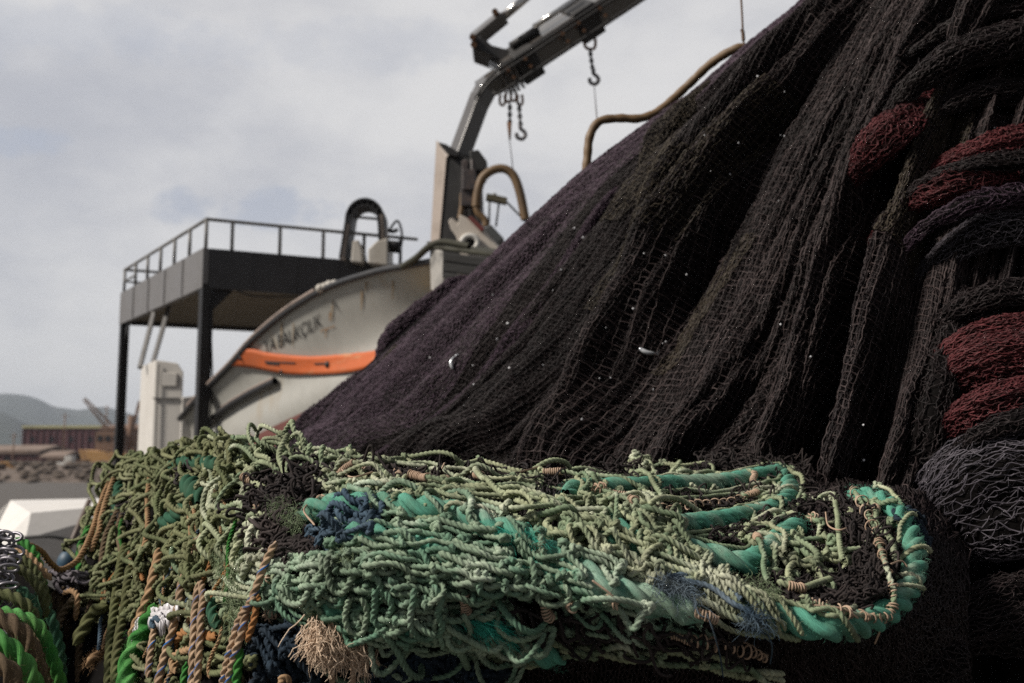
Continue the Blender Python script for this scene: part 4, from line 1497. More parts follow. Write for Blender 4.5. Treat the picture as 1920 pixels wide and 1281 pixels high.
# ------------------------------------------------------------------ bundles of other net bulging out of the heap
def bundle(name, label, pts, rad, core, netm, tw, cell, group=None, twist=.6, lump=.16, seed=0, sink=.045, parent=None):
    """a gathered sausage of net: pts are (px, py, d), rad in photo pixels"""
    t = parent or thing(name, label, 'fishing net', at(*pts[len(pts) // 2]), group)
    P = cr([at(p[0], p[1], p[2] + sink) for p in pts], 90)
    dd = P[:, 1]
    rr = cr(np.array(rad, float)[:, None] * np.ones((1, 2)), 90)[:, 0] * dd / F_PX
    T, U, W = frames(P)
    s = np.concatenate([[0], np.cumsum(np.linalg.norm(np.diff(P, axis=0), axis=1))]) / plen(P)

    def surf(u, v, off=0.0):
        x = np.clip(u, 0, 1) * 89
        k = np.minimum(x.astype(int), 88)
        f = (x - k)[..., None]

        def L(A):
            return A[k] * (1 - f) + A[k + 1] * f
        a = v * 2 * math.pi
        r = L(rr[:, None])[..., 0]
        endf = np.clip(np.clip(u, 0, 1) * 3.4, 0, 1) ** 1.0 * np.clip((1 - np.clip(u, 0, 1)) * 9, 0, 1) ** .6
        lm = 1 + (lump + .2) * fbm(u * 4 + seed, np.sin(a) * 1.6 + 3 + u * 2, 70 + seed, 3) + .22 * np.abs(np.cos(a * 2.5 + u * 4 * twist + seed)) - .12
        n = L(U) * np.cos(a)[..., None] + L(W) * np.sin(a)[..., None]
        return L(P) + n * (r * lm * endf + off)[..., None], n
    uu, vv = np.meshgrid(np.linspace(0, 1, 120), np.linspace(0, 1, 90))
    G, _ = surf(uu, vv)
    i = np.arange(89)[:, None] * 120 + np.arange(119)[None]
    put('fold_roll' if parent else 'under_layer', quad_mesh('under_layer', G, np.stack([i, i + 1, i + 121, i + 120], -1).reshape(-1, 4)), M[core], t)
    L = plen(P)
    acc = Acc()
    for ly in range(2):
        nu_, nv_ = max(8, int(L / cell * 1.0)), max(10, int(2 * math.pi * rr.mean() / cell * 1.25))
        us = np.linspace(.01, .99, nv_)[None] * 0 + np.linspace(.01, .99, nu_)[:, None]
        # rows run round the bundle, columns along it
        u2 = us + .05 * fbm(us * 4, np.linspace(0, 3, nv_)[None] + 0 * us, 80 + ly + seed, 2)
        v2 = np.linspace(0, 1, nv_)[None] + .12 * fbm(us * 3, np.linspace(0, 5, nv_)[None] + 0 * us, 85 + ly + seed, 2) + us * twist * .2
        g = np.random.default_rng(seed * 7 + ly)
        Pn, n = surf(u2 + g.normal(size=u2.shape) * .12 / nu_, v2 + g.normal(size=u2.shape) * .12 / nv_, .002 + .0035 * ly + g.normal(size=u2.shape) * .0015)
        od = (np.arange(nu_ - 1) % 2 == 0)[:, None, None]
        E = np.concatenate([np.stack([Pn[:-1], Pn[1:]], 2).reshape(-1, 2, 3), np.stack([np.where(od, Pn[:-1, :-1], Pn[:-1, 1:]), np.where(od, Pn[1:, 1:], Pn[1:, :-1])], 2).reshape(-1, 2, 3)])
        ln = np.linalg.norm(E[:, 1] - E[:, 0], axis=1)
        m1 = E[:, 0] * .67 + E[:, 1] * .33 + g.normal(size=(len(E), 3)) * (ln * .10)[:, None]
        m2 = E[:, 0] * .33 + E[:, 1] * .67 + g.normal(size=(len(E), 3)) * (ln * .10)[:, None]
        K = np.stack([E[:, 0], m1, m2, E[:, 1]], 1)
        V, F = strands(K, np.array([[1.5, 1, 1, 1.5]]) * tw * g.uniform(.8, 1.2, (len(E), 1)))
        acc.add(V, F, None, np.repeat(g.uniform(size=len(E)), 12))
    acc.build('fold_meshes' if parent else 'meshes', M[netm], t)
    return t


gl = 'black net rolls lying against the boat'
bundle('net_roll', 'dark lumpy net roll lying against the boat below the yellowed bow', [(690, 730, 3.75), (745, 650, 3.7), (790, 600, 3.65), (840, 556, 3.6), (880, 520, 3.6)], [22, 32, 30, 24, 18], 'core', 'net_purple', .0013, .014, gl, seed=21, sink=.0)
bundle('net_roll', 'dark lumpy net roll at the lowest left foot of the black heap', [(500, 866, 3.9), (575, 822, 3.75), (630, 775, 3.65), (680, 725, 3.6), (715, 690, 3.6)], [20, 34, 40, 32, 20], 'core', 'net_purple', .0013, .014, gl, seed=22, sink=.0)
bundle('net_roll', 'dark olive net roll tucked between the lumpy rolls and the taut purple net', [(565, 855, 3.45), (640, 800, 3.4), (690, 750, 3.38), (735, 690, 3.36), (780, 640, 3.36)], [14, 26, 28, 22, 14], 'core', 'net_olive', .0012, .014, gl, seed=23, sink=.0)
for k, (pts, rad, mt) in enumerate((
        ([(1185, 330, 2.62), (1120, 400, 2.6), (1040, 560, 2.6), (940, 700, 2.6), (820, 800, 2.62), (690, 866, 2.66)], [6, 22, 30, 30, 24, 8], 'net_purple'),
        ([(1420, 175, 2.34), (1330, 290, 2.32), (1250, 440, 2.32), (1170, 600, 2.32), (1060, 740, 2.32), (930, 850, 2.34)], [6, 26, 36, 34, 26, 8], 'net_black'),
        ([(1590, 60, 2.2), (1530, 190, 2.18), (1470, 340, 2.17), (1390, 520, 2.15), (1290, 690, 2.12), (1150, 860, 2.1)], [6, 28, 36, 36, 30, 8], 'net_black'),
        ([(1650, 260, 2.0), (1610, 400, 1.98), (1560, 540, 1.96), (1490, 680, 1.95), (1400, 800, 1.94), (1290, 890, 1.93)], [6, 22, 32, 34, 28, 8], 'net_brown'),
        ([(1330, 150, 2.62), (1260, 260, 2.56), (1215, 350, 2.54), (1180, 385, 2.56)], [8, 34, 38, 12], 'net_olive'))):
    bundle('', '', pts, rad, 'heap_core', mt, .0008, .0115, seed=40 + k, sink=.035, parent=heap, lump=.12)
gr_red = 'dark red net bundles in the heap'
gb = 'black net folds bunched at the right of the heap'
RB = [
    ('small dark red net bundle, uppermost red one in the black heap', [(1570, 390, 1.95), (1625, 300, 1.86), (1660, 258, 1.83), (1710, 218, 1.86), (1790, 170, 1.95)], [10, 30, 36, 26, 8], 'net_red', .0009, .0085, gr_red, 1, .062),
    ('dark red net bundle running out of the frame beside a fish scale', [(1660, 430, 1.96), (1750, 325, 1.84), (1830, 286, 1.77), (1900, 268, 1.78), (2020, 250, 1.8)], [8, 30, 40, 34, 30], 'net_red', .0009, .0085, gr_red, 2, .065),
    ('dark red net bundle lying just under the two upper red bundles', [(1590, 500, 1.96), (1690, 398, 1.84), (1770, 352, 1.76), (1850, 334, 1.77), (1960, 345, 1.86)], [8, 28, 36, 28, 8], 'net_red', .0009, .0085, gr_red, 3, .06),
    ('broad dark red net bundle above the grey lavender net', [(1660, 860, 1.80), (1735, 735, 1.70), (1820, 672, 1.63), (1920, 655, 1.61), (2040, 675, 1.63)], [24, 74, 92, 94, 90], 'net_red', .0010, .009, gr_red, 4, .098),
    ('narrow dark red net fold squeezed between broad red and grey net', [(1670, 920, 1.78), (1750, 822, 1.67), (1825, 770, 1.60), (1910, 745, 1.58), (2010, 738, 1.6)], [14, 32, 44, 46, 44], 'net_red', .0010, .009, gr_red, 5, .072),
    ('grey lavender wide meshed net bulging low at the right', [(1690, 1180, 1.66), (1750, 1020, 1.61), (1830, 940, 1.56), (1930, 915, 1.54), (2060, 935, 1.55)], [60, 150, 170, 170, 160], 'net_grey', .00080, .0180, None, 6, .125),
    ('black net fold with pale twine between the red bundles and the broad red one', [(1640, 650, 1.94), (1740, 510, 1.82), (1830, 442, 1.75), (1910, 425, 1.74), (2040, 415, 1.76)], [10, 50, 62, 60, 56], 'net_grey', .0005, .0135, gb, 7, .06),
    ('long black net fold sweeping up to the top right corner', [(1580, 390, 1.97), (1680, 200, 1.88), (1770, 118, 1.83), (1870, 84, 1.82), (2010, 60, 1.84)], [10, 36, 42, 40, 36], 'net_black', .0009, .012, gb, 8, .04),
    ('black net fold just over the broad dark red bundle', [(1680, 730, 1.9), (1770, 605, 1.75), (1840, 565, 1.71), (1920, 555, 1.70), (2040, 566, 1.72)], [8, 40, 50, 50, 48], 'net_black', .0009, .012, gb, 9, .045),
    ('black net fold below the long fold at the top right', [(1620, 360, 1.97), (1720, 235, 1.88), (1810, 186, 1.85), (1890, 176, 1.85), (2010, 185, 1.87)], [8, 32, 40, 42, 40], 'net_black', .0009, .012, gb, 10, .04),
    ('narrow black net fold across the gap between the upper and lower red bundles', [(1640, 425, 1.93), (1730, 345, 1.82), (1800, 316, 1.78), (1870, 304, 1.77), (1990, 300, 1.78)], [5, 17, 19, 19, 18], 'net_black', .0008, .011, gb, 11, .014),
    ('black net fold in the right corner above all of the others', [(1680, 120, 1.95), (1790, 45, 1.88), (1870, 20, 1.85), (1940, 10, 1.85), (2050, 5, 1.86)], [10, 40, 50, 52, 50], 'net_black', .0009, .012, gb, 12, .05),
    ('black net fold hanging beside the left end of the broad red bundle', [(1700, 1010, 1.74), (1735, 870, 1.71), (1752, 760, 1.70), (1775, 650, 1.74), (1810, 540, 1.8)], [30, 38, 36, 28, 12], 'net_black', .0008, .012, gb, 13, .03),
    ('black net fold lying over the lower edge of the third red bundle', [(1620, 560, 1.93), (1720, 440, 1.8), (1800, 392, 1.75), (1880, 372, 1.75), (2000, 370, 1.77)], [6, 24, 28, 28, 26], 'net_purple', .0007, .012, gb, 16, .025),
    ('black net fold between the lower red fold and the grey lavender net', [(1700, 960, 1.74), (1780, 866, 1.64), (1840, 815, 1.58), (1910, 790, 1.56), (2010, 785, 1.57)], [6, 22, 26, 26, 24], 'net_black', .0008, .012, gb, 17, .03),
    ('black net mass under the grey lavender net in the bottom right corner', [(1620, 1330, 1.5), (1730, 1210, 1.52), (1830, 1160, 1.53), (1910, 1150, 1.54), (2040, 1140, 1.55)], [30, 95, 105, 105, 100], 'net_black', .0008, .013, gb, 14, .08),
    ('black net fold under the lower bend of the thick sea green rope', [(1360, 1310, 1.36), (1510, 1265, 1.37), (1610, 1245, 1.40), (1700, 1230, 1.43), (1800, 1225, 1.48)], [20, 52, 56, 54, 50], 'net_black', .0008, .012, gb, 15, .06),
]
for (lb_, pts, rad, nm_, tw_, cell, grp, sd, sk2) in RB:
    if pts[-1][0] >= 1940:
        pts, rad = pts + [(pts[-1][0] + 190, pts[-1][1] + 6, pts[-1][2] + .04), (pts[-1][0] + 420, pts[-1][1] - 10, pts[-1][2] + .12)], rad + [max(rad[-1], 24), max(rad[-1] * .8, 16)]
    bundle('net_bundle', lb_, pts, rad, 'core_red' if nm_ == 'net_red' else 'core', nm_, tw_, cell, grp, seed=sd, sink=sk2)

# ------------------------------------------------------------------ small fish and scales caught in the heap
m_fish = mat_paint('fish_silver', (.62, .64, .66), (.40, .44, .5), .25, metal=.35, scale=60)


def fish(label, px0, py0, px1, py1, wpx, bend=.15):
    a, n = on_heap(px0, py0)
    b_, n2 = on_heap(px1, py1)
    t = thing('small_fish', label, 'fish', (a + b_) / 2, 'small fish caught in the heap')
    n = unit(n + n2)
    side = unit(np.cross(b_ - a, n))
    L = np.linalg.norm(b_ - a)
    P = cr([a, a * .6 + b_ * .4 + side * L * bend + n * .004, a * .25 + b_ * .75 + side * L * bend * .7 + n * .004, b_], 26)
    w = wpx * a[1] / F_PX / 2
    s = np.linspace(0, 1, 26)
    r = w * np.clip(np.sin(math.pi * s ** .75) ** .7, .12, 1)
    acc = Acc()
    V, F, U = tube(P, r, 10)
    acc.add(V, F, U)
    acc.build('body', m_fish, t)
    mb = MB()
    e, tt = P[-1], unit(P[-1] - P[-3])
    mb.prism([e - tt * .001, e + tt * w * 1.8 + side * w * 1.3, e + tt * w * 1.1, e + tt * w * 1.8 - side * w * 1.3], n * .0008)
    mb.build('tail_fin', m_fish, t)
    MB().ball(P[3] + n * w * .75, w * .22, 1).build('eye', m_crd, t)


fish('small silver fish lying across the middle of the black net', 1197, 655, 1226, 664, 9)
fish('small silver fish hanging upright in the purple net', 853, 695, 858, 672, 7, -.15)
m_scale = mat_paint('fish_scale', (.72, .72, .74), (.6, .62, .66), .2, scale=50)
g = bmesh.new()
bmesh.ops.create_icosphere(g, subdivisions=1, radius=1)
sme = bpy.data.meshes.new('fish_scale')
g.to_mesh(sme)
g.free()
sme.materials.append(m_scale)
spots = [(1378, 268), (1322, 257), (1476, 261), (1479, 262), (1324, 320), (1363, 327), (1413, 387), (1415, 142), (1466, 175), (1556, 402), (1239, 646), (1243, 645), (1196, 588), (955, 610), (935, 640), (890, 690), (815, 674), (930, 560), (1037, 545), (1060, 510),
         (1145, 716), (1120, 714), (1090, 795), (1236, 735), (1240, 724), (962, 695), (878, 770), (895, 728), (1025, 695), (1868, 256), (1440, 640), (1464, 610), (1240, 480), (1283, 520), (1510, 670), (1600, 795), (1605, 858), (1560, 720), (1290, 610), (1205, 480), (1130, 620), (1352, 500), (1085, 435), (1100, 450), (1455, 385)]
for k, (px, py) in enumerate(spots):
    p, n = on_heap(px + rng.uniform(-3, 3), py + rng.uniform(-3, 3), .016)
    if p is None:
        continue
    o = bpy.data.objects.new('fish_scale', sme)
    col.objects.link(o)
    o.location = tuple(p)
    r = p[1] / F_PX * rng.uniform(1.3, 2.6)
    o.scale = (r, r * .4, r)
    o.rotation_euler = (rng.uniform(-.5, .5), 0, rng.uniform(-.6, .6))
    tag(o, 'glinting pale fish scale stuck to the draped net heap', 'fish scale', 'fish scales on the net heap')
# ------------------------------------------------------------------ rope and net piles in front
CP = np.array([
    (480, 870, 1.55), (480, 1000, 1.38), (480, 1150, 1.29), (480, 1281, 1.27), (620, 860, 1.5), (620, 950, 1.30), (620, 1100, 1.22), (620, 1200, 1.25), (620, 1281, 1.29),
    (800, 872, 1.48), (800, 930, 1.28), (800, 1050, 1.20), (800, 1170, 1.19), (800, 1281, 1.33), (1000, 885, 1.5), (1000, 935, 1.29), (1000, 1060, 1.19), (1000, 1200, 1.21), (1000, 1281, 1.33),
    (1200, 868, 1.72), (1200, 930, 1.42), (1200, 1000, 1.26), (1200, 1100, 1.18), (1200, 1230, 1.22), (1400, 865, 1.78), (1400, 920, 1.6), (1400, 985, 1.43), (1400, 1060, 1.27), (1400, 1150, 1.17), (1400, 1281, 1.30),
    (1560, 880, 1.8), (1560, 950, 1.52), (1560, 1100, 1.27), (1560, 1170, 1.17), (1560, 1281, 1.38), (1700, 915, 1.62), (1700, 1050, 1.34), (1700, 1150, 1.30), (1700, 1281, 1.45), (1800, 950, 1.72), (1800, 1281, 1.55),
    (400, 832, 1.78), (400, 950, 1.57), (400, 1100, 1.44), (400, 1281, 1.36), (300, 850, 2.1), (300, 950, 1.87), (300, 1100, 1.62), (300, 1281, 1.48), (210, 880, 2.4), (210, 1000, 2.1), (210, 1150, 1.78), (210, 1281, 1.62), (140, 1050, 2.1), (120, 1281, 1.72)])


def tps(r):
    return np.where(r > 0, r * r * np.log(np.maximum(r, 1e-9)), 0)


_x = CP[:, :2] / 400
_K = tps(np.linalg.norm(_x[:, None] - _x[None], axis=2)) + 1e-3 * np.eye(len(CP))
_Q = np.concatenate([np.ones((len(CP), 1)), _x], 1)
_A = np.block([[_K, _Q], [_Q.T, np.zeros((3, 3))]])
_c = np.linalg.solve(_A, np.concatenate([CP[:, 2], np.zeros(3)]))


def D(px, py):
    px, py = np.broadcast_arrays(np.asarray(px, float), np.asarray(py, float))
    q = np.stack([px, py], -1).reshape(-1, 2) / 400
    k = tps(np.linalg.norm(q[:, None] - _x[None], axis=2))
    return (k @ _c[:len(CP)] + _c[-3] + q @ _c[-2:]).reshape(px.shape)


def on(px, py, off=0.0):
    """point on the pile's face, off metres towards the front"""
    return at(px, py, D(px, py) - off)


YT = np.array([(90, 1090), (120, 1010), (160, 965), (200, 888), (260, 856), (330, 842), (400, 832), (450, 828), (520, 842), (600, 856), (700, 862), (760, 872), (900, 888), (1000, 892), (1100, 890), (1200, 872), (1400, 864), (1500, 874), (1600, 896), (1700, 910), (1800, 930), (1830, 990)], float)


def ytop(px):
    return np.interp(px, YT[:, 0], YT[:, 1])


front = thing('folded_net', 'green rope trawl net folded in thick rolls at the front of the heap', 'fishing net', (0, 1.35, 0))
back = thing('folded_net', 'olive green rope net piled up behind the hanging tan ropes on the left', 'fishing net', (-.6, 1.8, 0))


def pile_core(name, x0, x1, parent):
    n, m = 260, 120
    xs = np.linspace(x0, x1, n)
    t = np.linspace(0, 1, m)
    gx = np.broadcast_to(xs[None], (m, n))
    if x0 < 200:
        lx = np.interp(t, [0, .2, .5, 1], [200, 165, 140, 105])[:, None]
        gx = lx + (x1 - lx) * ((xs - x0) / (x1 - x0))[None]
    gy = ytop(gx) + 6 + t[:, None] * (1300 - ytop(gx))
    dd = D(gx, gy) + .030 + .012 * fbm(gx / 30, gy / 30, 91, 3)
    G = at(gx, gy, dd)
    bk = []
    for k, (dy, dz) in enumerate(((.05, .0), (.12, -.01), (.3, -.05), (.6, -.2), (.8, -.7), (.8, -1.09))):
        p = G[0].copy()
        s = 1 + dy / p[:, 1]
        p[:, 0] *= s
        p[:, 1] += dy
        p[:, 2] = np.maximum(p[:, 2] + dz, .01)
        bk.append(p)
    dn = G[-1].copy()
    dn2 = dn.copy()
    dn2[:, 2] = .005
    dn2[:, 1] -= .12
    G = np.concatenate([np.stack(bk[::-1]), G, dn2[None]])
    # close the two ends
    eL, eR = G[:, :1].copy(), G[:, -1:].copy()
    eL[:, :, 1] += .8
    eR[:, :, 1] += .5
    eL[:, :, 0] *= 1.1
    G = np.concatenate([eL, G, eR], 1)
    a, b_ = G.shape[:2]
    i = np.arange(a - 1)[:, None] * b_ + np.arange(b_ - 1)[None]
    return put(name, quad_mesh(name, G, np.stack([i, i + 1, i + b_ + 1, i + b_], -1).reshape(-1, 4)), M['core'], parent)


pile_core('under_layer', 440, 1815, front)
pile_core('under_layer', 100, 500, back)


def pile_surf(u, v, off=0.0):
    py = ytop(u) + 6 + v * (1300 - ytop(u))
    d = D(u, py) + .026 - off + .012 * fbm(u / 30, py / 30, 91, 3)
    P = at(u, py, d)
    return P, P


dm = Acc()
for (x0, x1, c, rws, sd) in ((450, 1812, 150, 46, 301), (1380, 1812, 66, 60, 302), (1380, 1812, 50, 40, 303)):
    us = np.linspace(x0, x1, c)[None] + 14 * fbm(np.linspace(0, 9, c)[None] + np.zeros((rws, 1)), np.linspace(0, 5, rws)[:, None] + np.zeros((1, c)), sd, 2)
    V, F, rn = net_lines(pile_surf, us, np.linspace(0, 1, rws), .0010, .002 + .003 * (sd - 301), seed=sd, jit=.3, wob=.003)
    dm.add(V, F, None, rn)
dm.build('dark_mesh', M['net_black'], front)


class Web:
    """twine of one kind, kept as point chains that push each other apart before being turned into rope"""

    def __init__(s):
        s.paths, s.r, s.kind, s.fix, s.closed, s.ends, s.nn, s.knots = [], [], [], [], [], [], 0, []

    def node(s, r=None, kind=None):
        s.nn += 1
        if r:
            s.knots.append((s.nn - 1, r, kind))
        return s.nn - 1

    def add(s, P, r, kind, fixed=False, closed=False, ends=(-1, -1)):
        n = max(5, int(plen(P) / (1.5 * r)) + 1)
        s.paths.append(cr(P, n))
        s.r.append(r)
        s.kind.append(kind)
        s.fix.append(fixed)
        s.closed.append(closed)
        s.ends.append(ends)

    def relax(s, iters=14, smooth=.16):
        ln = [len(p) for p in s.paths]
        X = np.concatenate(s.paths)
        r = np.repeat(s.r, ln)
        pid = np.repeat(np.arange(len(ln)), ln)
        idx = np.concatenate([np.arange(l) for l in ln])
        mv = np.repeat([0.0 if f else 1.0 for f in s.fix], ln)
        inner = (idx > 0) & (idx < np.repeat(ln, ln) - 1)
        cell = 2.0 * max(r.max(), np.percentile(r, 95)) * 1.0
        st_ = np.concatenate([[0], np.cumsum(ln)[:-1]])
        en = np.array(s.ends)
        ei = np.concatenate([st_[en[:, 0] >= 0], (st_ + np.array(ln) - 1)[en[:, 1] >= 0]])
        ek = np.concatenate([en[en[:, 0] >= 0, 0], en[en[:, 1] >= 0, 1]])
        for it in range(iters):
            k = np.floor((X - X.min(0)) / cell).astype(np.int64) + 1
            ny, nz = k[:, 1].max() + 3, k[:, 2].max() + 3
            key = (k[:, 0] * ny + k[:, 1]) * nz + k[:, 2]
            o = np.argsort(key, kind='stable')
            sk_ = key[o]
            dX = np.zeros_like(X)
            for a in (0, 1):
                for b_ in (-1, 0, 1):
                    for c in (-1, 0, 1):
                        if (a, b_, c) < (0, 0, 0):
                            continue
                        tk = sk_ + (a * ny + b_) * nz + c
                        lo, hi = np.searchsorted(sk_, tk, 'left'), np.searchsorted(sk_, tk, 'right')
                        cnt = hi - lo
                        I = np.repeat(np.arange(len(X)), cnt)
                        if not len(I):
                            continue
                        st = np.repeat(lo - np.concatenate([[0], np.cumsum(cnt)[:-1]]), cnt)
                        J = st + np.arange(len(I))
                        if (a, b_, c) == (0, 0, 0):
                            q = J > I
                            I, J = I[q], J[q]
                        i_, j_ = o[I], o[J]
                        q = ~((pid[i_] == pid[j_]) & (np.abs(idx[i_] - idx[j_]) < 4))
                        i_, j_ = i_[q], j_[q]
                        dv = X[i_] - X[j_]
                        L = np.sqrt((dv * dv).sum(1)) + 1e-9
                        ov = (r[i_] + r[j_]) * .96 - L
                        q = ov > 0
                        i_, j_ = i_[q], j_[q]
                        p = (dv[q] / L[q][:, None]) * ov[q][:, None]
                        wi, wj = mv[i_], mv[j_]
                        w = np.maximum(wi + wj, 1e-9)
                        for ax in range(3):
                            dX[:, ax] += np.bincount(i_, p[:, ax] * wi / w, len(X)) - np.bincount(j_, p[:, ax] * wj / w, len(X))
            l = np.linalg.norm(dX, axis=1, keepdims=True)
            mx = (r * .5)[:, None]
            dX *= np.minimum(1, mx / (l + 1e-9))
            X = X + dX * .6
            S = X.copy()
            S[1:-1] = (X[:-2] + X[2:]) / 2
            X = np.where((inner & (mv > 0))[:, None], X * (1 - smooth) + S * smooth, X)
            if len(ei):
                cn = np.maximum(np.bincount(ek, minlength=s.nn), 1)
                mean = np.stack([np.bincount(ek, X[ei, ax], s.nn) / cn for ax in range(3)], -1)
                X[ei] = mean[ek]
        if len(ei):
            used = np.bincount(ek, minlength=s.nn)
            for (nd, rk, kd) in s.knots:
                if used[nd]:
                    s.paths.append(knot(mean[nd], rk))
                    s.r.append(rk)
                    s.kind.append(kd)
        at_ = 0
        for q, l in enumerate(ln):
            s.paths[q] = X[at_:at_ + l]
            at_ += l

    def build(s, kinds, name, mat, parent, n=12, lobes=3, cut=.66, pitch=5.4, step=.55, fz=0, fzl=.006):
        acc = Acc()
        for P, r, k in zip(s.paths, s.r, s.kind):
            if k != kinds or len(P) < 4:
                continue
            L = plen(P)
            if L < r:
                continue
            Q = cr(P, max(4, int(L / (r * step))))
            V, F, U = tube(Q, r * rng.uniform(.80, 1.14) * (1 + .06 * np.sin(np.linspace(0, len(Q) * .11, len(Q)) + rng.uniform(0, 6))), n, lobes, cut, pitch * r, (.5, .5))
            q = rng.uniform()
            acc.add(V, F, U, q)
            if fz:
                fuzz(acc, Q, r, int(L / r * fz), fzl, .00016, q)
        return acc.build(name, mat, parent)


def knot(c, r, n=None):
    """an overhand knot"""
    t = np.linspace(0, 2 * math.pi, 26)[:-1]
    A = np.stack([np.sin(t) + 2 * np.sin(2 * t), np.cos(t) - 2 * np.cos(2 * t), -1.3 * np.sin(3 * t)], -1) * r * .54
    q = np.linalg.qr(rng.normal(size=(3, 3)))[0]
    P = A @ q.T * np.array([1, .8, 1]) + c
    return np.concatenate([P, P[:1]])


def tangle(web, kind, ctr, hh, su, sw, r, off, layers=2, slack=.5, jit=.3, loop=.5, sag=.25, knots=.85, lift=.009, skip=.06, flat=1.0, seed=0, dfun=None, outp=.22, edge=.02):
    """bunched netting: a jittered net of knots over the pile, joined by slack looping twine"""
    g = np.random.default_rng(seed)
    C = np.array(ctr, float)
    L = plen(C)
    nu = max(3, int(L / su) + 1)
    Cc = cr(C, nu)
    h = np.interp(np.linspace(0, 1, nu), np.linspace(0, 1, len(hh)), hh)
    T = unit(np.gradient(Cc, axis=0))
    Nn = np.stack([-T[:, 1], T[:, 0]], -1)
    nw = max(2, int(2 * h.mean() / sw) + 1)
    df = dfun or D
    for ly in range(layers):
        w = np.linspace(-1, 1, nw)
        px = Cc[:, None, 0] + Nn[:, None, 0] * w[None] * h[:, None] + g.normal(size=(nu, nw)) * jit * su
        py = Cc[:, None, 1] + Nn[:, None, 1] * w[None] * h[:, None] + g.normal(size=(nu, nw)) * jit * sw
        px += (np.arange(nw) % 2)[None] * su * .5 + g.uniform(-.5, .5) * su
        py += g.uniform(-.5, .5) * sw
        d = df(px, py) - off - ly * lift * flat + g.normal(size=px.shape) * lift * .35
        # edge of the roll rounds away
        d += (np.abs(w)[None] ** 3) * edge
        X = at(px, py, d)
        pix = d.mean() / F_PX
        ids = [[web.node(*((r * .95, kind) if g.uniform() < knots else ())) for _ in range(nw)] for _ in range(nu)]
        for a in range(nu):
            for b_ in range(nw):
                for (c, e) in ((a + 1, b_), (a + (b_ % 2), b_ + 1)) if True else ():
                    if c >= nu or e >= nw or g.uniform() < skip:
                        continue
                    p, q = X[a, b_], X[c, e]
                    l = np.linalg.norm(q - p)
                    if l > su * pix * (9 if kind == 'a' else 4.2):
                        continue
                    o = np.array([0, -1.0, .35])
                    rd = unit(g.normal(size=3) * np.array([1, .35, 1]))
                    amp = min(.021, slack * max(l, su * pix) * g.uniform(.3, 1.1))
                    big = g.uniform() < loop
                    m1 = p * .68 + q * .32 + rd * amp * (1.2 if big else .5) + o * amp * outp + np.array([0, 0, -sag]) * amp
                    rd2 = rd * g.uniform(.2, 1) + unit(g.normal(size=3)) * .5
                    m2 = p * .32 + q * .68 + rd2 * amp * (1.2 if big else .5) + o * amp * outp + np.array([0, 0, -sag]) * amp
                    pts = [p, m1, m2, q]
                    if big and g.uniform() < .35:
                        pts = [p, m1, (m1 + m2) / 2 + rd * amp * .6 + o * amp * outp, m2, q]
                    web.add(np.array(pts), r, kind, ends=(ids[a][b_], ids[c][e]))


def line(web, kind, pts, r, off=.02, wob=0.0, seed=0, dfun=None):
    g = np.random.default_rng(seed)
    p = np.array(pts, float)
    n = max(6, int(plen(p[:, :2]) / 14))
    q = cr(p[:, :2], n) + g.normal(size=(n, 2)) * wob
    P = at(q[:, 0], q[:, 1], (dfun or D)(q[:, 0], q[:, 1]) - off + g.normal(size=n) * wob * .0004)
    web.add(P, r, kind)
    return P


# ---- thick head ropes
TR = {
    'upper': [(560, 968), (620, 950), (700, 948), (815, 956), (880, 975), (945, 998), (1020, 1034), (1085, 1070), (1180, 1115), (1260, 1150)],
    'middle': [(640, 1000), (720, 1010), (803, 1030), (900, 1060), (1000, 1078), (1088, 1096), (1230, 1126), (1320, 1160)],
    'lower': [(600, 1120), (675, 1153), (784, 1172), (860, 1182), (910, 1192), (968, 1212), (1060, 1238)],
    'outer': [(1120, 1000), (1190, 1022), (1240, 1054), (1300, 1088), (1400, 1138), (1500, 1168), (1580, 1176), (1646, 1158), (1697, 1112), (1716, 1050), (1702, 992), (1668, 948), (1632, 930), (1590, 926)],
    'inner': [(1130, 985), (1190, 1008), (1260, 1028), (1330, 1044), (1400, 1058), (1438, 1034), (1478, 1000), (1506, 984)],
    'back': [(1060, 924), (1100, 917), (1180, 915), (1280, 909), (1350, 906), (1420, 894), (1470, 886)],
    'turn': [(1448, 880), (1472, 900), (1480, 926), (1458, 952), (1400, 968), (1330, 981), (1260, 987), (1190, 994)],
}
TRoff = {'upper': .020, 'middle': .030, 'lower': .026, 'outer': .022, 'inner': .006, 'back': .006, 'turn': .008}
TRr = {'upper': .0175, 'middle': .0165, 'lower': .0165, 'outer': .0168, 'inner': .0175, 'back': .0165, 'turn': .0165}
web = Web()
ropeP = {}
for k, p in TR.items():
    q = cr(np.array(p, float), 90)
    P = at(q[:, 0], q[:, 1], D(q[:, 0], q[:, 1]) - TRoff[k])
    ropeP[k] = P
    web.add(P, TRr[k] * .95, 'fixed', True)
for k, P in ropeP.items():
    acc = Acc()
    L = plen(P)
    r = TRr[k]
    Q = cr(P, int(L / .0028))
    V, F, U = tube(Q, r * (1 + .03 * np.sin(np.linspace(0, L * 60, len(Q)))) * (np.interp(np.linspace(0, 1, len(Q)), [0, .6, 1], [1.1, 1, .78]) if k == 'outer' else 1), 36, 3, .52, r * 6.0, (.4, .4))
    acc.add(V, F, U, .5)
    fuzz(acc, Q, r * .97, int(L * 5000), .006, .00016, .8)
    acc.build('head_rope', M['rope_teal'] if k in ('outer', 'back', 'turn', 'inner') else M['rope_teal'], front)

TW = .0041
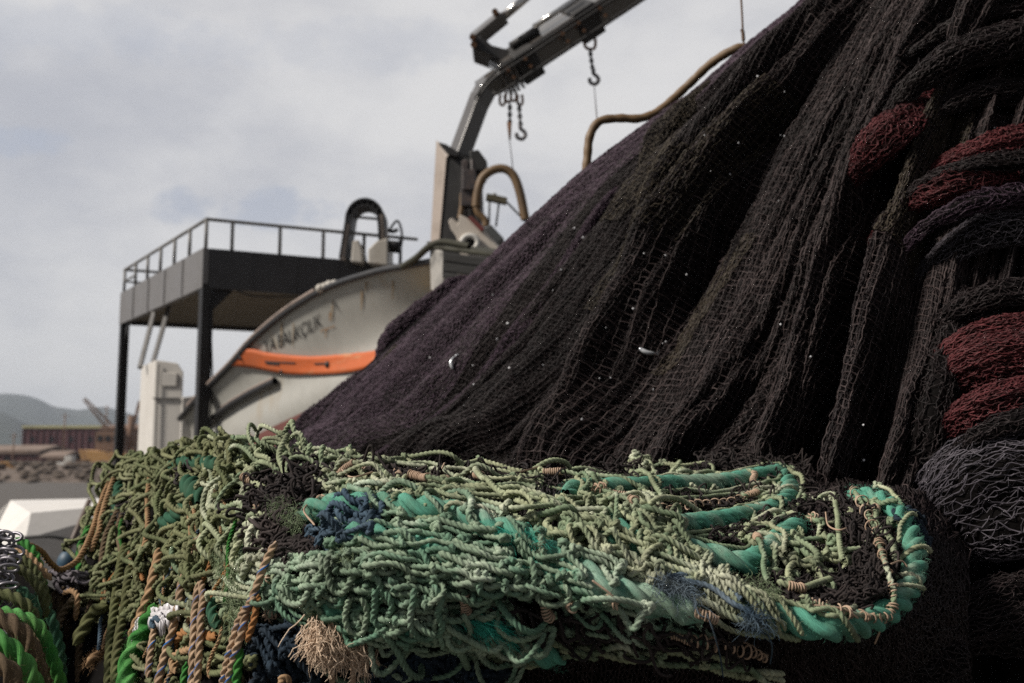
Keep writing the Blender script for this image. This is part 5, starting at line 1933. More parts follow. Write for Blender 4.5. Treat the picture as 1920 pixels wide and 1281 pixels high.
# upper roll, middle strands, left bulge, hanging bottom loops
tangle(web, 'twine', [(600, 905), (700, 905), (790, 915), (900, 925), (1010, 930), (1100, 945), (1190, 985)], [30, 42, 46, 42, 42, 48, 50], 67, 31, TW, .020, 3, 0.40, seed=1, skip=.10)
tangle(web, 'twine', [(1060, 950), (1130, 985), (1190, 1030), (1240, 1060)], [58, 62, 56, 44], 62, 31, TW, .034, 4, 0.43, seed=2, loop=.7)
tangle(web, 'teal_twine', [(640, 1010), (740, 1000), (830, 1000)], [44, 52, 50], 72, 31, TW, .022, 2, 0.36, seed=3)
tangle(web, 'teal_twine', [(690, 1045), (790, 1040), (880, 1050)], [32, 36, 34], 88, 14, TW, .026, 2, .16, jit=.16, loop=.25, knots=.5, seed=4, sag=.1)
tangle(web, 'teal_twine', [(505, 1090), (570, 1095), (650, 1100), (740, 1105), (830, 1110)], [44, 66, 72, 62, 54], 62, 33, TW, .020, 4, 0.45, seed=5, loop=.7)
tangle(web, 'teal_twine', [(640, 1160), (740, 1170), (850, 1175), (950, 1165)], [40, 52, 52, 40], 78, 37, TW, .028, 3, 0.54, seed=6, loop=.85, sag=.7)
tangle(web, 'teal_twine', [(840, 1060), (950, 1080), (1060, 1105), (1150, 1120)], [40, 36, 34, 30], 81, 34, TW, .036, 2, 0.50, seed=7, loop=.8, sag=.4, skip=.22)
tangle(web, 'teal_twine', [(1080, 1150), (1180, 1160), (1290, 1180)], [22, 26, 26], 70, 25, TW * .95, .020, 3, 0.36, seed=8, sag=.4, skip=.2)
# open net inside the right-hand fold
tangle(web, 'olive_twine', [(1400, 1010), (1470, 1020), (1540, 1020), (1585, 1010)], [42, 66, 80, 62], 42, 30, TW * 1.05, .012, 1, .30, jit=.26, loop=.4, knots=.9, seed=9, skip=.05)
tangle(web, 'olive_twine', [(1395, 985), (1440, 1000), (1490, 1050), (1540, 1095)], [30, 34, 30, 24], 37, 25, TW * 1.05, .024, 1, .5, jit=.26, loop=.5, seed=10, skip=.15)
for k, pts in enumerate(([(1535, 935), (1560, 922), (1568, 950), (1572, 1000), (1580, 1050)], [(1390, 1010), (1410, 985), (1440, 985), (1465, 1010), (1470, 1040)], [(1390, 1015), (1420, 1000), (1455, 1015), (1500, 1020)],
                         [(1420, 1010), (1425, 1040), (1435, 1075), (1440, 1090)], [(1455, 1090), (1500, 1105), (1530, 1095), (1560, 1085)], [(1600, 935), (1640, 940), (1680, 955)], [(1640, 940), (1645, 985), (1672, 1010), (1678, 1050)],
                         [(1425, 1140), (1470, 1130), (1520, 1150), (1570, 1165)], [(1290, 1130), (1360, 1150), (1440, 1175), (1500, 1200)], [(1300, 1150), (1380, 1185), (1450, 1195)])):
    line(web, 'olive_twine', pts, TW * 1.05, .034, 1.2, 200 + k)
g_ = np.random.default_rng(71)
for k in range(26):
    f = g_.uniform(.18, .97)
    Pq = ropeP['outer'][int(f * 89)]
    Tq = unit(ropeP['outer'][min(89, int(f * 89) + 2)] - ropeP['outer'][max(0, int(f * 89) - 2)])
    Bq = unit(np.cross(Tq, np.array([0, -1., .2])))
    rq = TRr['outer'] * 1.15
    a0 = g_.uniform(-.5, .3)
    pts_ = [Pq + Tq * (t2 * .022 * g_.uniform(.5, 1.3)) + rq * (Bq * math.sin(t2) + np.cross(Tq, Bq) * -math.cos(t2) * 1.0) for t2 in np.linspace(-1.9 + a0, 1.2 + a0, 7)]
    pts_ = [pts_[0] + Bq * -.02] + pts_
    if f < .62 or k % 3 == 0:
        web.add(np.array(pts_), TW * .9, 'olive_twine')
# twines running along the back ropes
for k, (key, o, sd) in enumerate((('back', -24, 1), ('back', 20, 2), ('back', 34, 3), ('turn', -22, 4), ('turn', 24, 5), ('outer', -34, 6), ('inner', -26, 7))):
    q = cr(np.array(TR[key], float), 60)
    t_ = unit(np.gradient(q, axis=0))
    q = q + np.stack([-t_[:, 1], t_[:, 0]], -1) * o * (.72 if key in ('back', 'turn') else 1) + np.stack([0 * q[:, 0], 5 * fbm(np.arange(60) * .25, np.zeros(60), 300 + k, 2)], -1)
    if key == 'outer':
        q = q[14:36]
    web.add(at(q[:, 0], q[:, 1], D(q[:, 0], q[:, 1]) - .022), TW * .9, 'olive_twine')
tangle(web, 'olive_twine', [(1420, 900), (1440, 925), (1425, 950)], [22, 24, 22], 45, 23, TW * .95, .016, 3, 0.43, seed=12)
tangle(web, 'teal_twine', [(620, 950), (720, 950), (830, 965), (930, 995), (1030, 1045), (1130, 1090)], [24, 26, 28, 28, 28, 24], 74, 27, TW, .046, 2, .42, seed=18, skip=.34, loop=.6)
tangle(web, 'olive_twine', [(1130, 915), (1220, 910), (1310, 905), (1390, 898)], [18, 20, 20, 16], 60, 20, TW * .95, .024, 2, .35, seed=15, skip=.4)
tangle(web, 'olive_twine', [(1230, 988), (1310, 984), (1390, 970), (1450, 952)], [16, 18, 18, 16], 60, 18, TW * .95, .026, 2, .35, seed=16, skip=.4)
tangle(web, 'olive_twine', [(1610, 935), (1660, 960), (1690, 1000), (1700, 1060), (1690, 1110)], [16, 20, 20, 18, 16], 60, 20, TW * .9, .036, 1, .35, seed=17, skip=.4)
tangle(web, 'olive_twine', [(1200, 862), (1190, 890), (1180, 905)], [14, 22, 22], 20, 12, TW * .85, .01, 2, .5, seed=13)
tangle(web, 'olive_twine', [(1245, 886), (1290, 890), (1330, 892)], [14, 14, 10], 45, 18, TW * .9, .016, 3, 0.50, seed=14)
# long pairs of twine along the bottom
for k, (o, ph, fq) in enumerate(((0, 0, 30), (4, 2.2, 34), (-6, 4.1, 41))):
    x = np.linspace(900, 1470, 60)
    y = np.interp(x, [900, 1000, 1150, 1300, 1400, 1480], [1240, 1232, 1222, 1238, 1262, 1275]) + o + 15 * np.sin(x / fq + ph) * (.4 + .6 * np.sin(x / 90 + k) ** 2)
    line(web, 'olive_twine', np.stack([x, y], -1), TW * 1.1, .022 + .006 * math.sin(ph), 2.5, 220 + k)
for k in range(7):
    x = 930 + 78 * k
    y = float(np.interp(x, [900, 1000, 1150, 1300, 1400, 1480], [1238, 1232, 1224, 1240, 1264, 1275]))
    web.add(knot(on(x, y, .03), TW), TW, 'olive_twine')
line(web, 'olive_twine', [(900, 1130), (935, 1165), (1000, 1190), (1060, 1215), (1120, 1228)], TW * 1.05, .03, 1, 230)
line(web, 'teal_twine', [(870, 1100), (880, 1180), (905, 1235), (960, 1246)], TW * 1.05, .04, 1, 231)
for k, (cx, cy, w, h) in enumerate(((672, 1150, 20, 60), (720, 1140, 18, 62), (800, 1150, 30, 74), (850, 1185, 34, 54), (590, 1070, 24, 54), (640, 1080, 22, 60), (925, 1100, 34, 40), (1040, 1120, 34, 38), (560, 1110, 30, 50), (985, 1085, 20, 60))):
    g = np.random.default_rng(400 + k)
    a = np.linspace(-.35, 1.3, 9) * math.pi
    q = np.stack([cx + w * np.cos(a) + g.normal(size=9) * 3, cy - 4 + h * np.sin(a) * .6 + g.normal(size=9) * 3], -1)
    line(web, 'teal_twine', q, TW * 1.05, .050, 0, 240 + k)

g_ = np.random.default_rng(909)
for k in range(27):
    c = ([(590, 900), (700, 898), (800, 905), (920, 920), (1040, 935), (1150, 965), (1230, 1020)], [(560, 1040), (680, 1020), (800, 1030), (920, 1062), (1050, 1085), (1180, 1120), (1300, 1160)],
         [(500, 1100), (600, 1085), (720, 1095), (850, 1110), (960, 1130), (1080, 1150)], [(620, 1165), (720, 1180), (830, 1195), (940, 1215)])[k % 4]
    q = cr(np.array(c, float), 60)
    i0 = int(g_.uniform(0, 24))
    i1 = min(60, i0 + int(g_.uniform(16, 36)))
    q = q[i0:i1]
    n_ = len(q)
    o_ = g_.uniform(-42, 42) if k % 4 != 3 else g_.uniform(-24, 24)
    q = q + np.stack([6 * fbm(np.arange(n_) * .2, np.full(n_, k * 7.), 33, 2), o_ + 13 * fbm(np.arange(n_) * .16, np.full(n_, k * 3.), 34, 2)], -1)
    P = at(q[:, 0], q[:, 1], D(q[:, 0], q[:, 1]) - .046 - .012 * fbm(np.arange(n_) * .3, np.full(n_, k * 5.), 35, 2))
    kd = 'twine' if k % 4 == 0 else 'teal_twine'
    web.add(P, TW * 1.04, kd)
    for m_ in range(4, n_ - 3, 8):
        web.add(knot(P[m_], TW * .95), TW * .95, kd)
# ---- the crown of the left pile, then the blurred net behind
tangle(web, 'twine', [(395, 850), (440, 842), (500, 850), (560, 862)], [16, 24, 22, 14], 45, 20, .0044, .022, 3, 0.58, seed=20, loop=.9, sag=-.1)
tangle(web, 'twine', [(560, 856), (640, 858), (720, 868)], [8, 9, 8], 50, 11, .004, .012, 2, .2, seed=21)
tangle(web, 'twine', [(400, 900), (420, 960), (440, 1010), (430, 1060)], [44, 52, 52, 44], 59, 31, .0046, .018, 4, 0.47, seed=22, loop=.7)
tangle(web, 'twine', [(350, 1110), (400, 1110), (450, 1130)], [50, 60, 60], 62, 33, .0044, .012, 3, 0.43, seed=23)
web.relax(16)
tw_o = web.build('twine', 'meshes', M['twine'], front, fz=1.1, fzl=.0045)
web.build('teal_twine', 'meshes', M['twine_teal'], front, fz=1.0, fzl=.0045)
web.build('olive_twine', 'meshes', M['twine'], front, fz=.9, fzl=.008)

# the blurred olive netting of the left pile
wb = Web()
def Db(px, py):
    return D(px, py) - .05 * fbm(px / 46, py / 46, 131, 2)


for k, (c, h) in enumerate((([(222, 884), (204, 940), (190, 1010), (178, 1090), (170, 1160)], [14, 20, 20, 18, 12]), ([(262, 862), (250, 930), (246, 1000), (236, 1080), (226, 1150)], [16, 22, 22, 20, 12]),
                            ([(312, 848), (304, 910), (300, 980), (300, 1050), (292, 1120)], [18, 24, 24, 20, 14]), ([(360, 842), (352, 900), (356, 960), (350, 1030), (340, 1100)], [18, 24, 24, 20, 16]),
                            ([(412, 838), (400, 890), (404, 950), (398, 1010), (390, 1070)], [20, 24, 24, 20, 16]))):
    tangle(wb, 'a', c, h, 40, 17, .0048, .024, 3, .55, seed=600 + k, loop=.6, dfun=Db, edge=.05, skip=.12)
tangle(wb, 'a', [(214, 885), (290, 864), (360, 852), (420, 846)], [10, 12, 12, 10], 36, 12, .0050, .022, 3, .6, seed=30, loop=.8)
tangle(wb, 'a', [(300, 1150), (340, 1165), (380, 1150), (420, 1160)], [26, 34, 34, 30], 46, 24, .0045, .012, 3, .55, seed=34, loop=.6, dfun=Db, skip=.15)
tangle(wb, 'a', [(240, 1225), (310, 1232), (380, 1232), (430, 1240)], [34, 40, 40, 34], 50, 26, .0045, .006, 3, .55, seed=35, dfun=Db, skip=.15)
wb.relax(12)
wb.build('a', 'meshes', M['twine_olive'], back, n=9, fz=.15)
acc = Acc()
for pts, r in ((([(318, 880), (345, 868), (375, 866), (405, 874)]), .015), (([(300, 990), (320, 975), (345, 958), (365, 940)]), .016), (([(225, 905), (222, 940), (218, 985)]), .014), ([(350, 905), (370, 925), (372, 945)], .02)):
    q = cr(np.array(pts, float), 60)
    P = at(q[:, 0], q[:, 1], D(q[:, 0], q[:, 1]) - .018)
    V, F, U = tube(P, r, 24, 3, .6, r * 6, (.3, .3))
    Acc().add(V, F, U, .4).build('head_rope', M['rope_dark_teal'], back)

# ---- black chunky webbing among the green
wk = Web()
tangle(wk, 'k', [(470, 1000), (510, 960), (540, 920), (580, 885)], [40, 50, 44, 26], 17, 12, .0020, .020, 4, .62, seed=50, loop=.9, knots=.5, lift=.006)
tangle(wk, 'k', [(560, 876), (640, 880), (720, 884), (780, 890)], [16, 18, 16, 10], 17, 8, .0020, .016, 3, .62, seed=51, knots=.5, lift=.006)
tangle(wk, 'k', [(500, 1050), (540, 1045), (590, 1030)], [26, 32, 24], 15, 11, .0019, .022, 4, .62, seed=52, knots=.5, lift=.006)
tangle(wk, 'k', [(900, 1150), (1000, 1165), (1120, 1180), (1260, 1200), (1400, 1215)], [28, 34, 36, 34, 30], 28, 17, .0019, .018, 2, .62, seed=53, knots=.4, lift=.012, skip=.15)
tangle(wk, 'k', [(1440, 1120), (1520, 1130), (1600, 1110), (1640, 1050)], [34, 40, 40, 30], 18, 9, .0014, .012, 3, .62, seed=54, knots=.4, lift=.005)
tangle(wk, 'k', [(1440, 880), (1500, 905), (1500, 950), (1440, 985), (1340, 1000)], [12, 22, 26, 16, 10], 17, 8, .0015, .018, 3, .62, seed=55, knots=.4, lift=.006)
tangle(wk, 'k', [(1160, 880), (1280, 935), (1400, 940), (1440, 915)], [12, 18, 14, 12], 18, 9, .0015, .010, 2, .62, seed=56, knots=.4, lift=.005)
tangle(wk, 'k', [(800, 885), (950, 890), (1080, 895), (1180, 880)], [10, 10, 10, 10], 21, 8, .0016, .012, 2, .62, seed=57, knots=.4, lift=.006)
tangle(wk, 'k', [(300, 885), (345, 880)], [10, 10], 18, 9, .003, .03, 2, .62, seed=58, knots=.4)
tangle(wk, 'k', [(235, 935), (228, 980)], [12, 16], 18, 11, .003, .03, 2, .62, seed=59, knots=.4)
tangle(wk, 'k', [(1310, 868), (1370, 862), (1440, 868), (1500, 880)], [12, 18, 16, 14], 15, 8, .0016, .016, 3, .62, seed=66, knots=.4, lift=.006)
tangle(wk, 'k', [(1560, 920), (1620, 1000), (1650, 1060), (1640, 1110)], [12, 20, 22, 16], 17, 7, .0015, .020, 3, .62, seed=68, knots=.3, lift=.006)
wk.relax(6)
wk.build('k', 'black_webbing', M['black_twine'], front, n=6, lobes=0, step=.9)

# ---- beige lashings wound on the twine


def coil(P, R, turns, r=.0011, wob=.15):
    L = plen(P)
    n = int(turns * 16)
    Q = cr(P, n)
    T, U, W = frames(Q)
    a = np.linspace(0, turns * 2 * math.pi, n) + .5 * fbm(np.linspace(0, turns, n), np.zeros(n), int(rng.integers(0, 999)), 2)
    RR = R * (1 + wob * fbm(np.linspace(0, turns * .8, n), np.ones(n), int(rng.integers(0, 999)), 2))
    C = Q + (U * np.cos(a)[:, None] + W * np.sin(a)[:, None]) * RR[:, None]
    V, F, U_ = tube(C, r, 6)
    Acc().add(V, F, U_, rng.uniform()).build('lashing', M['lash'], front)


def wrap(px, py, turns, kinds=('twine', 'teal_twine', 'olive_twine'), r=.0012):
    """beige twine wound tightly on the nearest stretch of net twine"""
    c = on(px, py, .045)
    best = min((float(np.linalg.norm(P - c, axis=1).min() + (0 if len(P) > 9 else 1)), k) for k, (P, kd) in enumerate(zip(web.paths, web.kind)) if kd in kinds)
    P, rad = web.paths[best[1]], web.r[best[1]]
    Q = cr(P, 200)
    L = plen(Q)
    j = int(np.linalg.norm(Q - c, axis=1).argmin())
    h = max(4, int(turns * 2.7 * r / L * 100))
    j = min(max(j, h), 199 - h)
    coil(Q[j - h:j + h + 1], rad * 1.04 + r * .4, turns, r, .22)


for (x, y, tn) in ((604, 925, 10), (572, 985, 9), (640, 884, 14), (668, 880, 8), (745, 880, 12), (795, 895, 14), (850, 888, 12), (905, 890, 7), (490, 1100, 13), (480, 1170, 13), (1045, 882, 9), (1125, 922, 12), (1160, 918, 10), (1195, 945, 6),
                   (870, 1140, 8), (1250, 1120, 6), (1280, 1160, 8), (1155, 1120, 5), (1020, 1168, 9), (1270, 1215, 8), (1065, 1160, 5), (1395, 890, 11), (1405, 920, 9), (480, 930, 10), (1415, 1008, 10), (1540, 955, 8), (1500, 1100, 7), (1640, 950, 8), (455, 900, 9), (540, 860, 8)):
    wrap(x, y, tn)
q = cr(np.array([(1600, 918), (1628, 965), (1648, 1020), (1664, 1070), (1676, 1115), (1668, 1150), (1640, 1158), (1590, 1150), (1540, 1136), (1500, 1128)], float), 60)
for (i0, i1, tn) in ((0, 9, 8), (10, 13, 3), (14, 24, 11), (26, 31, 4), (32, 37, 7), (39, 43, 4), (45, 49, 5), (52, 56, 4)):
    coil(on(q[i0:i1 + 1, 0], q[i0:i1 + 1, 1], .044), .0056, tn, .0010, 1.0)
V, F, U = tube(on(q[:, 0], q[:, 1], .044), .0044, 12, 3, .7, .03)
Acc().add(V, F, U, .2).build('lashed_twine', M['twine'], front)
q = cr(np.array([(1300, 1200), (1380, 1215), (1440, 1235)], float), 30)
coil(on(q[:, 0], q[:, 1], .03), .0058, 10, .0012, .9)
q = cr(np.array([(1180, 960), (1300, 946), (1400, 932), (1425, 905)], float), 30)
coil(on(q[:, 0], q[:, 1], .022), .0042, 20, .0010, .8)
for k, pts in enumerate(([(1650, 1150), (1652, 1175), (1640, 1208)], [(1548, 960), (1553, 985), (1572, 994), (1588, 990)], [(1670, 1058), (1690, 1052), (1702, 1064)], [(1110, 1088), (1148, 1118), (1158, 1145)], [(975, 885), (1000, 878), (1022, 872)], [(828, 880), (834, 868)], [(1526, 1135), (1580, 1142), (1610, 1160)],
                         [(600, 930), (570, 955), (590, 985)], [(700, 885), (660, 895), (640, 880)])):
    q = np.array(pts, float)
    V, F, U = tube(cr(on(q[:, 0], q[:, 1], .055), 30), .0013, 6, taper=(.5, .3))
    Acc().add(V, F, U, rng.uniform()).build('lashing', M['lash'], front)


# ---- frayed ends
def tuft(name, mat, parent, starts, ddir, ln, n, spread, th, wave=.25, seed=0, K=7, label=None, group=None, curl=0.0, dv=.55):
    g = np.random.default_rng(seed)
    S = np.array(starts, float)
    i_ = g.integers(0, len(S), n)
    b = S[i_] + g.normal(size=(n, 3)) * spread * .35
    d = unit(np.array(ddir, float)[None] + g.normal(size=(n, 3)) * dv * np.array([1, .5, 1]))
    l = ln * g.uniform(.35, 1.0, n)
    P = [b]
    for k in range(1, K):
        d = unit(d + g.normal(size=(n, 3)) * wave + np.array([0, 0, -.10 - curl]))
        P.append(P[-1] + d * (l / (K - 1))[:, None])
    V, F = strands(np.stack(P, 1), np.linspace(1, .5, K)[None] * th * g.uniform(.6, 1.3, (n, 1)))
    o = put(name, quad_mesh(name, V, F, None, np.repeat(g.uniform(size=n), K * 3)), mat, parent)
    return o


tuft('frayed_end', M['teal_fray'], front, on(np.array([1000, 985, 1012]), np.array([1010, 1000, 1020]), .034), (.35, -.3, -.9), .022, 160, .012, .00026, seed=1, wave=.4)
tuft('frayed_end', M['teal_fray'], front, on(np.array([880, 900, 930]), np.array([1165, 1160, 1175]), .036), (.95, -.1, -.35), .040, 300, .014, .00028, seed=2, wave=.12, dv=.22)
tuft('frayed_end', M['teal_fray'], front, on(np.array([905, 930, 950]), np.array([985, 995, 1000]), .032), (.95, -.05, -.4), .034, 240, .012, .00026, seed=9, wave=.12, dv=.2)
tuft('frayed_end', M['fray_green'], front, on(np.array([525, 545, 560]), np.array([950, 965, 975]), .05), (-.3, -.2, -.8), .022, 300, .02, .00026, seed=3, wave=.8)
tuft('frayed_end', M['fray_green'], front, on(np.array([1400, 1425, 1440]), np.array([1095, 1105, 1110]), .05), (.2, -.2, -.7), .020, 220, .02, .0003, seed=4, wave=.5)
tuft('frayed_end', M['fray_green'], front, on(np.array([645, 655]), np.array([1035, 1045]), .055), (.1, -.2, -.7), .016, 120, .012, .0003, seed=5, wave=.5)
tuft('frayed_end', M['fray_green'], front, on(np.array([428, 440, 450, 455]), np.array([1045, 1080, 1110, 1150]), .035), (.1, -.1, -1), .040, 420, .03, .0005, seed=6, wave=.55, dv=.35)
bl = thing('blue_twine', 'frayed bright blue twine tied across the thick sea green rope', 'twine', on(1300, 1110, .04))
tuft('frayed_fibre', M['blue'], bl, on(np.array([1235, 1260, 1290]), np.array([1092, 1098, 1108]), .052), (.9, -.1, -.35), .040, 220, .014, .00032, seed=7, wave=.75)
tuft('frayed_fibre', M['blue'], bl, on(np.array([1405, 1425]), np.array([1150, 1160]), .052), (.45, -.1, -.9), .036, 170, .012, .00032, seed=8, wave=.6)
acc = Acc()
for k, pts in enumerate(([(1262, 1085), (1330, 1100), (1372, 1130), (1400, 1145), (1425, 1165)], [(1250, 1082), (1290, 1078), (1345, 1085), (1390, 1125)])):
    q = cr(np.array(pts, float), 50)
    V, F, U = tube(on(q[:, 0], q[:, 1], .050), .0038, 12, 3, .7, .024)
    acc.add(V, F, U, k)
for k, pts in enumerate(([(1325, 1150), (1338, 1185), (1350, 1230), (1356, 1270)], [(1440, 1190), (1448, 1215), (1444, 1245)], [(1300, 1110), (1310, 1150), (1330, 1160)])):
    q = cr(np.array(pts, float), 40)
    V, F, U = tube(on(q[:, 0], q[:, 1], .052), .0009, 6)
    acc.add(V, F, U, k)
acc.build('strand', M['blue'], bl)
fr = thing('frayed_rope', 'beige rope end frayed into a bushy tuft under the green net', 'rope', on(640, 1200, .06))
tuft('tuft', M['straw'], fr, on(np.array([590, 605, 620, 650, 680]), np.array([1172, 1178, 1188, 1200, 1212]), .05), (.0, -.15, -.98), .050, 380, .018, .0008, seed=10, wave=.45, dv=.26, curl=.2)
tuft('tuft', M['straw'], fr, on(np.array([600, 615, 630]), np.array([1200, 1215, 1220]), .07), (-.3, -.3, -.8), .036, 300, .012, .0008, seed=11, wave=.6, dv=.3, curl=.16)
acc = Acc()
for k, pts in enumerate(([(618, 1240), (622, 1265), (624, 1300)], [(656, 1215), (662, 1250), (660, 1300)], [(676, 1212), (690, 1240), (686, 1268)], [(690, 1210), (706, 1240), (720, 1258)])):
    q = cr(np.array(pts, float), 40)
    V, F, U = tube(on(q[:, 0], q[:, 1], .05), (.0042, .0042, .0018, .0018)[k], 12, 3, .7, .026)
    acc.add(V, F, U, k * .3)
acc.build('strand', M['lash'], fr)

# ---- blue nets tucked between the green
for lb_, bands, mt, r in (
        ('bright blue twine netting tucked under the green twine near the top left of the roll', (([(600, 990), (640, 985), (690, 985)], [24, 32, 26], 34, 18, .030),), 'blue', .0042),
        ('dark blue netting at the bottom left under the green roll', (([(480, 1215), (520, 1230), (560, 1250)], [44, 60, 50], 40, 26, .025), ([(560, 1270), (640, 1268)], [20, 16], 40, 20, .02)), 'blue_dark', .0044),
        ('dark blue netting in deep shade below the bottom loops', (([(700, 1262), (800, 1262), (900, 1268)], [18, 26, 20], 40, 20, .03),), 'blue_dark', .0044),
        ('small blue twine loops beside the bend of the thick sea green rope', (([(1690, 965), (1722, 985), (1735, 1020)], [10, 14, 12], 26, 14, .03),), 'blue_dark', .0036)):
    tb = thing('blue_net', lb_, 'fishing net', on(bands[0][0][1][0], bands[0][0][1][1]))
    wbl = Web()
    for k, (c, h, su, sw, off) in enumerate(bands):
        tangle(wbl, 'b', c, h, su, sw, r, off, 3, .7, seed=90 + k + len(lb_), loop=.7)
    wbl.relax(10)
    wbl.build('b', 'meshes', M[mt], tb, fz=.3)


# ---- hanging and trailing ropes, each a thing of its own
def rope(label, pts, rpx, mat, off=.03, lobes=3, group=None, cat='rope', fz=0, dfun=None, name='rope', wob=0, pitch=6.5, cut=.62):
    p = np.array(pts, float)
    if p.shape[1] == 2:
        q = cr(p, 70)
        P = on(q[:, 0], q[:, 1], off)
    else:
        P = cr(at(*p.T), 90)
    r = rpx * P[:, 1].mean() / F_PX
    n = int(plen(P) / (r * .22)) + 8
    Q = cr(P, n)
    Q += r * .25 * np.stack([fbm(np.arange(n) * .03, np.full(n, k * 9.), int(abs(p[0, 0])) + k, 2) for k in range(3)], -1)
    acc = Acc()
    V, F, U = tube(Q, r, 24 if lobes else 10, lobes, cut, r * pitch, (.3, .3))
    acc.add(V, F, U, rng.uniform())
    if fz:
        fuzz(acc, Q, r, int(plen(Q) * fz), r * 1.2, .0002, .5)
    o = acc.build(name, M[mat])
    return tag(o, label, cat, group)


hg = 'ropes hanging down the left net pile'
rope('tan blue flecked rope from the black webbing down to the knot beside the frayed tuft', [(518, 1015), (498, 1055), (480, 1100), (462, 1150), (448, 1205), (432, 1260), (424, 1310)], 8, 'tan_blue', 0.072, group=hg)
rope('tan blue flecked strand splitting off left just below the rope knot', [(478, 1118), (448, 1160), (432, 1215), (420, 1265), (410, 1310)], 7.5, 'tan_blue', 0.080, group=hg)
rope('orange brown rope end beside the knotted tan rope', [(484, 1115), (476, 1160), (462, 1205)], 7, 'orange', 0.062, group=hg)
rope('left strand of the doubled tan rope hanging straight beside the fuzzy green fibre', [(374, 1090), (366, 1140), (362, 1200), (360, 1255), (356, 1310)], 7.5, 'tan_blue', 0.067, group=hg)
rope('right strand of the doubled tan rope hanging straight beside the fuzzy green fibre', [(378, 1088), (379, 1140), (376, 1200), (372, 1255), (366, 1310)], 7.5, 'tan_blue', 0.070, group=hg)
rope('long tan rope with broad blue flecks slanting past the white plastic wrap', [(378, 1000), (362, 1040), (345, 1085), (336, 1130), (326, 1180), (310, 1225), (296, 1280), (290, 1310)], 8, 'tan_blue', 0.067, group=hg)
rope('short tan rope with blue flecks hanging from the white plastic wrap', [(292, 1165), (286, 1200), (280, 1240), (277, 1270)], 7, 'tan_blue', 0.067, group=hg)
rope('thick plain tan rope left of the white plastic wrap', [(300, 1030), (294, 1060), (282, 1100), (268, 1140), (256, 1170), (246, 1200)], 9.5, 'tan', 0.067, group=hg)
rope('thick bright green rope below the white plastic wrap', [(300, 1135), (282, 1165), (262, 1200), (244, 1245), (232, 1310)], 19, 'bright', 0.057, fz=1500)
rope('short bright green rope end beside the knotted tan rope', [(452, 1215), (446, 1250), (440, 1310)], 9, 'bright', 0.062)
rope('thin bright green rope end between the doubled tan rope and the tan coil', [(350, 1240), (345, 1270), (340, 1310)], 7, 'bright', 0.057)
rope('dark green rope end standing beside the fuzzy green fibre', [(400, 1120), (398, 1150), (404, 1180)], 11, 'rope_dark_teal', 0.062)
rope('orange brown rope loop behind the doubled tan rope', [(405, 1195), (380, 1190), (350, 1185), (330, 1200), (322, 1225)], 9, 'orange', 0.042)
rope('pale tan rope loop under the orange brown loop', [(360, 1218), (335, 1222), (322, 1240), (330, 1262)], 7, 'tan', 0.057)
rope('tan rope end poking out at the bottom left of the blue net', [(520, 1285), (532, 1272), (545, 1285)], 8, 'tan', 0.062)
oh = 'olive ropes hanging straight down the left pile'
rope('olive rope hanging straight, leftmost of the olive pair', [(235, 1020), (226, 1070), (216, 1130), (208, 1200), (202, 1310)], 9, 'olive', 0.072, group=oh)
rope('olive rope hanging straight, right one of the olive pair', [(246, 1060), (238, 1110), (228, 1170), (220, 1230), (214, 1310)], 9.5, 'olive', 0.077, group=oh)
rope('thick green olive rope slanting low between the two piles', [(204, 1130), (178, 1150), (158, 1180), (140, 1212)], 13, 'olive', 0.082)
rope('tan rope running down the left edge of the pile and sagging to the rope coil', [(207, 898, 2.32), (190, 940, 2.22), (176, 985, 2.12), (160, 1025, 2.02), (138, 1058, 1.95), (112, 1070, 1.9), (94, 1056, 1.86), (78, 1036, 1.82), (55, 1024, 1.78), (30, 1030, 1.75)], 5.5, 'tan', 0)
rope('second tan rope lying along the left edge of the pile', [(214, 895, 2.28), (196, 950, 2.17), (184, 1000, 2.08), (170, 1035, 2.02)], 5.5, 'tan', 0)
rope('brown rope slanting from the left pile into the gap', [(222, 955, 2.1), (198, 1010, 2.02), (190, 1070, 1.94), (176, 1120, 1.86), (160, 1170, 1.8), (148, 1230, 1.75), (150, 1310, 1.72)], 6.5, 'brown', 0)
rope('pale tan rope hook bent over in the gap between the piles', [(118, 1112, 1.86), (134, 1108, 1.84), (145, 1118, 1.82), (144, 1140, 1.81), (141, 1165, 1.8)], 5.5, 'tan', 0)
rope('brown rope leaning in the gap between the piles', [(140, 1120, 1.9), (118, 1150, 1.86), (104, 1190, 1.82), (96, 1230, 1.8)], 8, 'brown', 0)
rope('tan frayed rope stub at the bottom of the gap', [(198, 1214, 1.7), (186, 1228, 1.68), (172, 1240, 1.66), (166, 1252, 1.66)], 10, 'tan', 0, fz=6000)
rope('thin bright green twine on the far edge of the left pile', [(168, 985, 2.2), (162, 1000, 2.18), (150, 1030, 2.16), (148, 1075, 2.12)], 7, 'bright', 0)
for k, (lb_, pts, rp_, mt) in enumerate((
        ('tan rope running down a dark gap near the top of the left pile', [(285, 880), (276, 930), (278, 985), (268, 1030)], 5, 'tan'),
        ('brown rope crossing the dark gap under the tan ropes of the left edge', [(230, 960), (222, 1000), (232, 1050)], 6, 'brown'),
        ('blue twine showing near the top left edge of the left pile', [(214, 930), (220, 942), (216, 956)], 5, 'blue'),
        ('orange brown twine in the dark gap above the thick plain tan rope', [(332, 985), (326, 1010), (330, 1040)], 5, 'orange'),
        ('tan twine lying across the crown of the left pile', [(398, 905), (408, 930), (422, 950)], 4.5, 'tan'))):
    rope(lb_, pts, rp_, mt, .045)
g_ = np.random.default_rng(515)
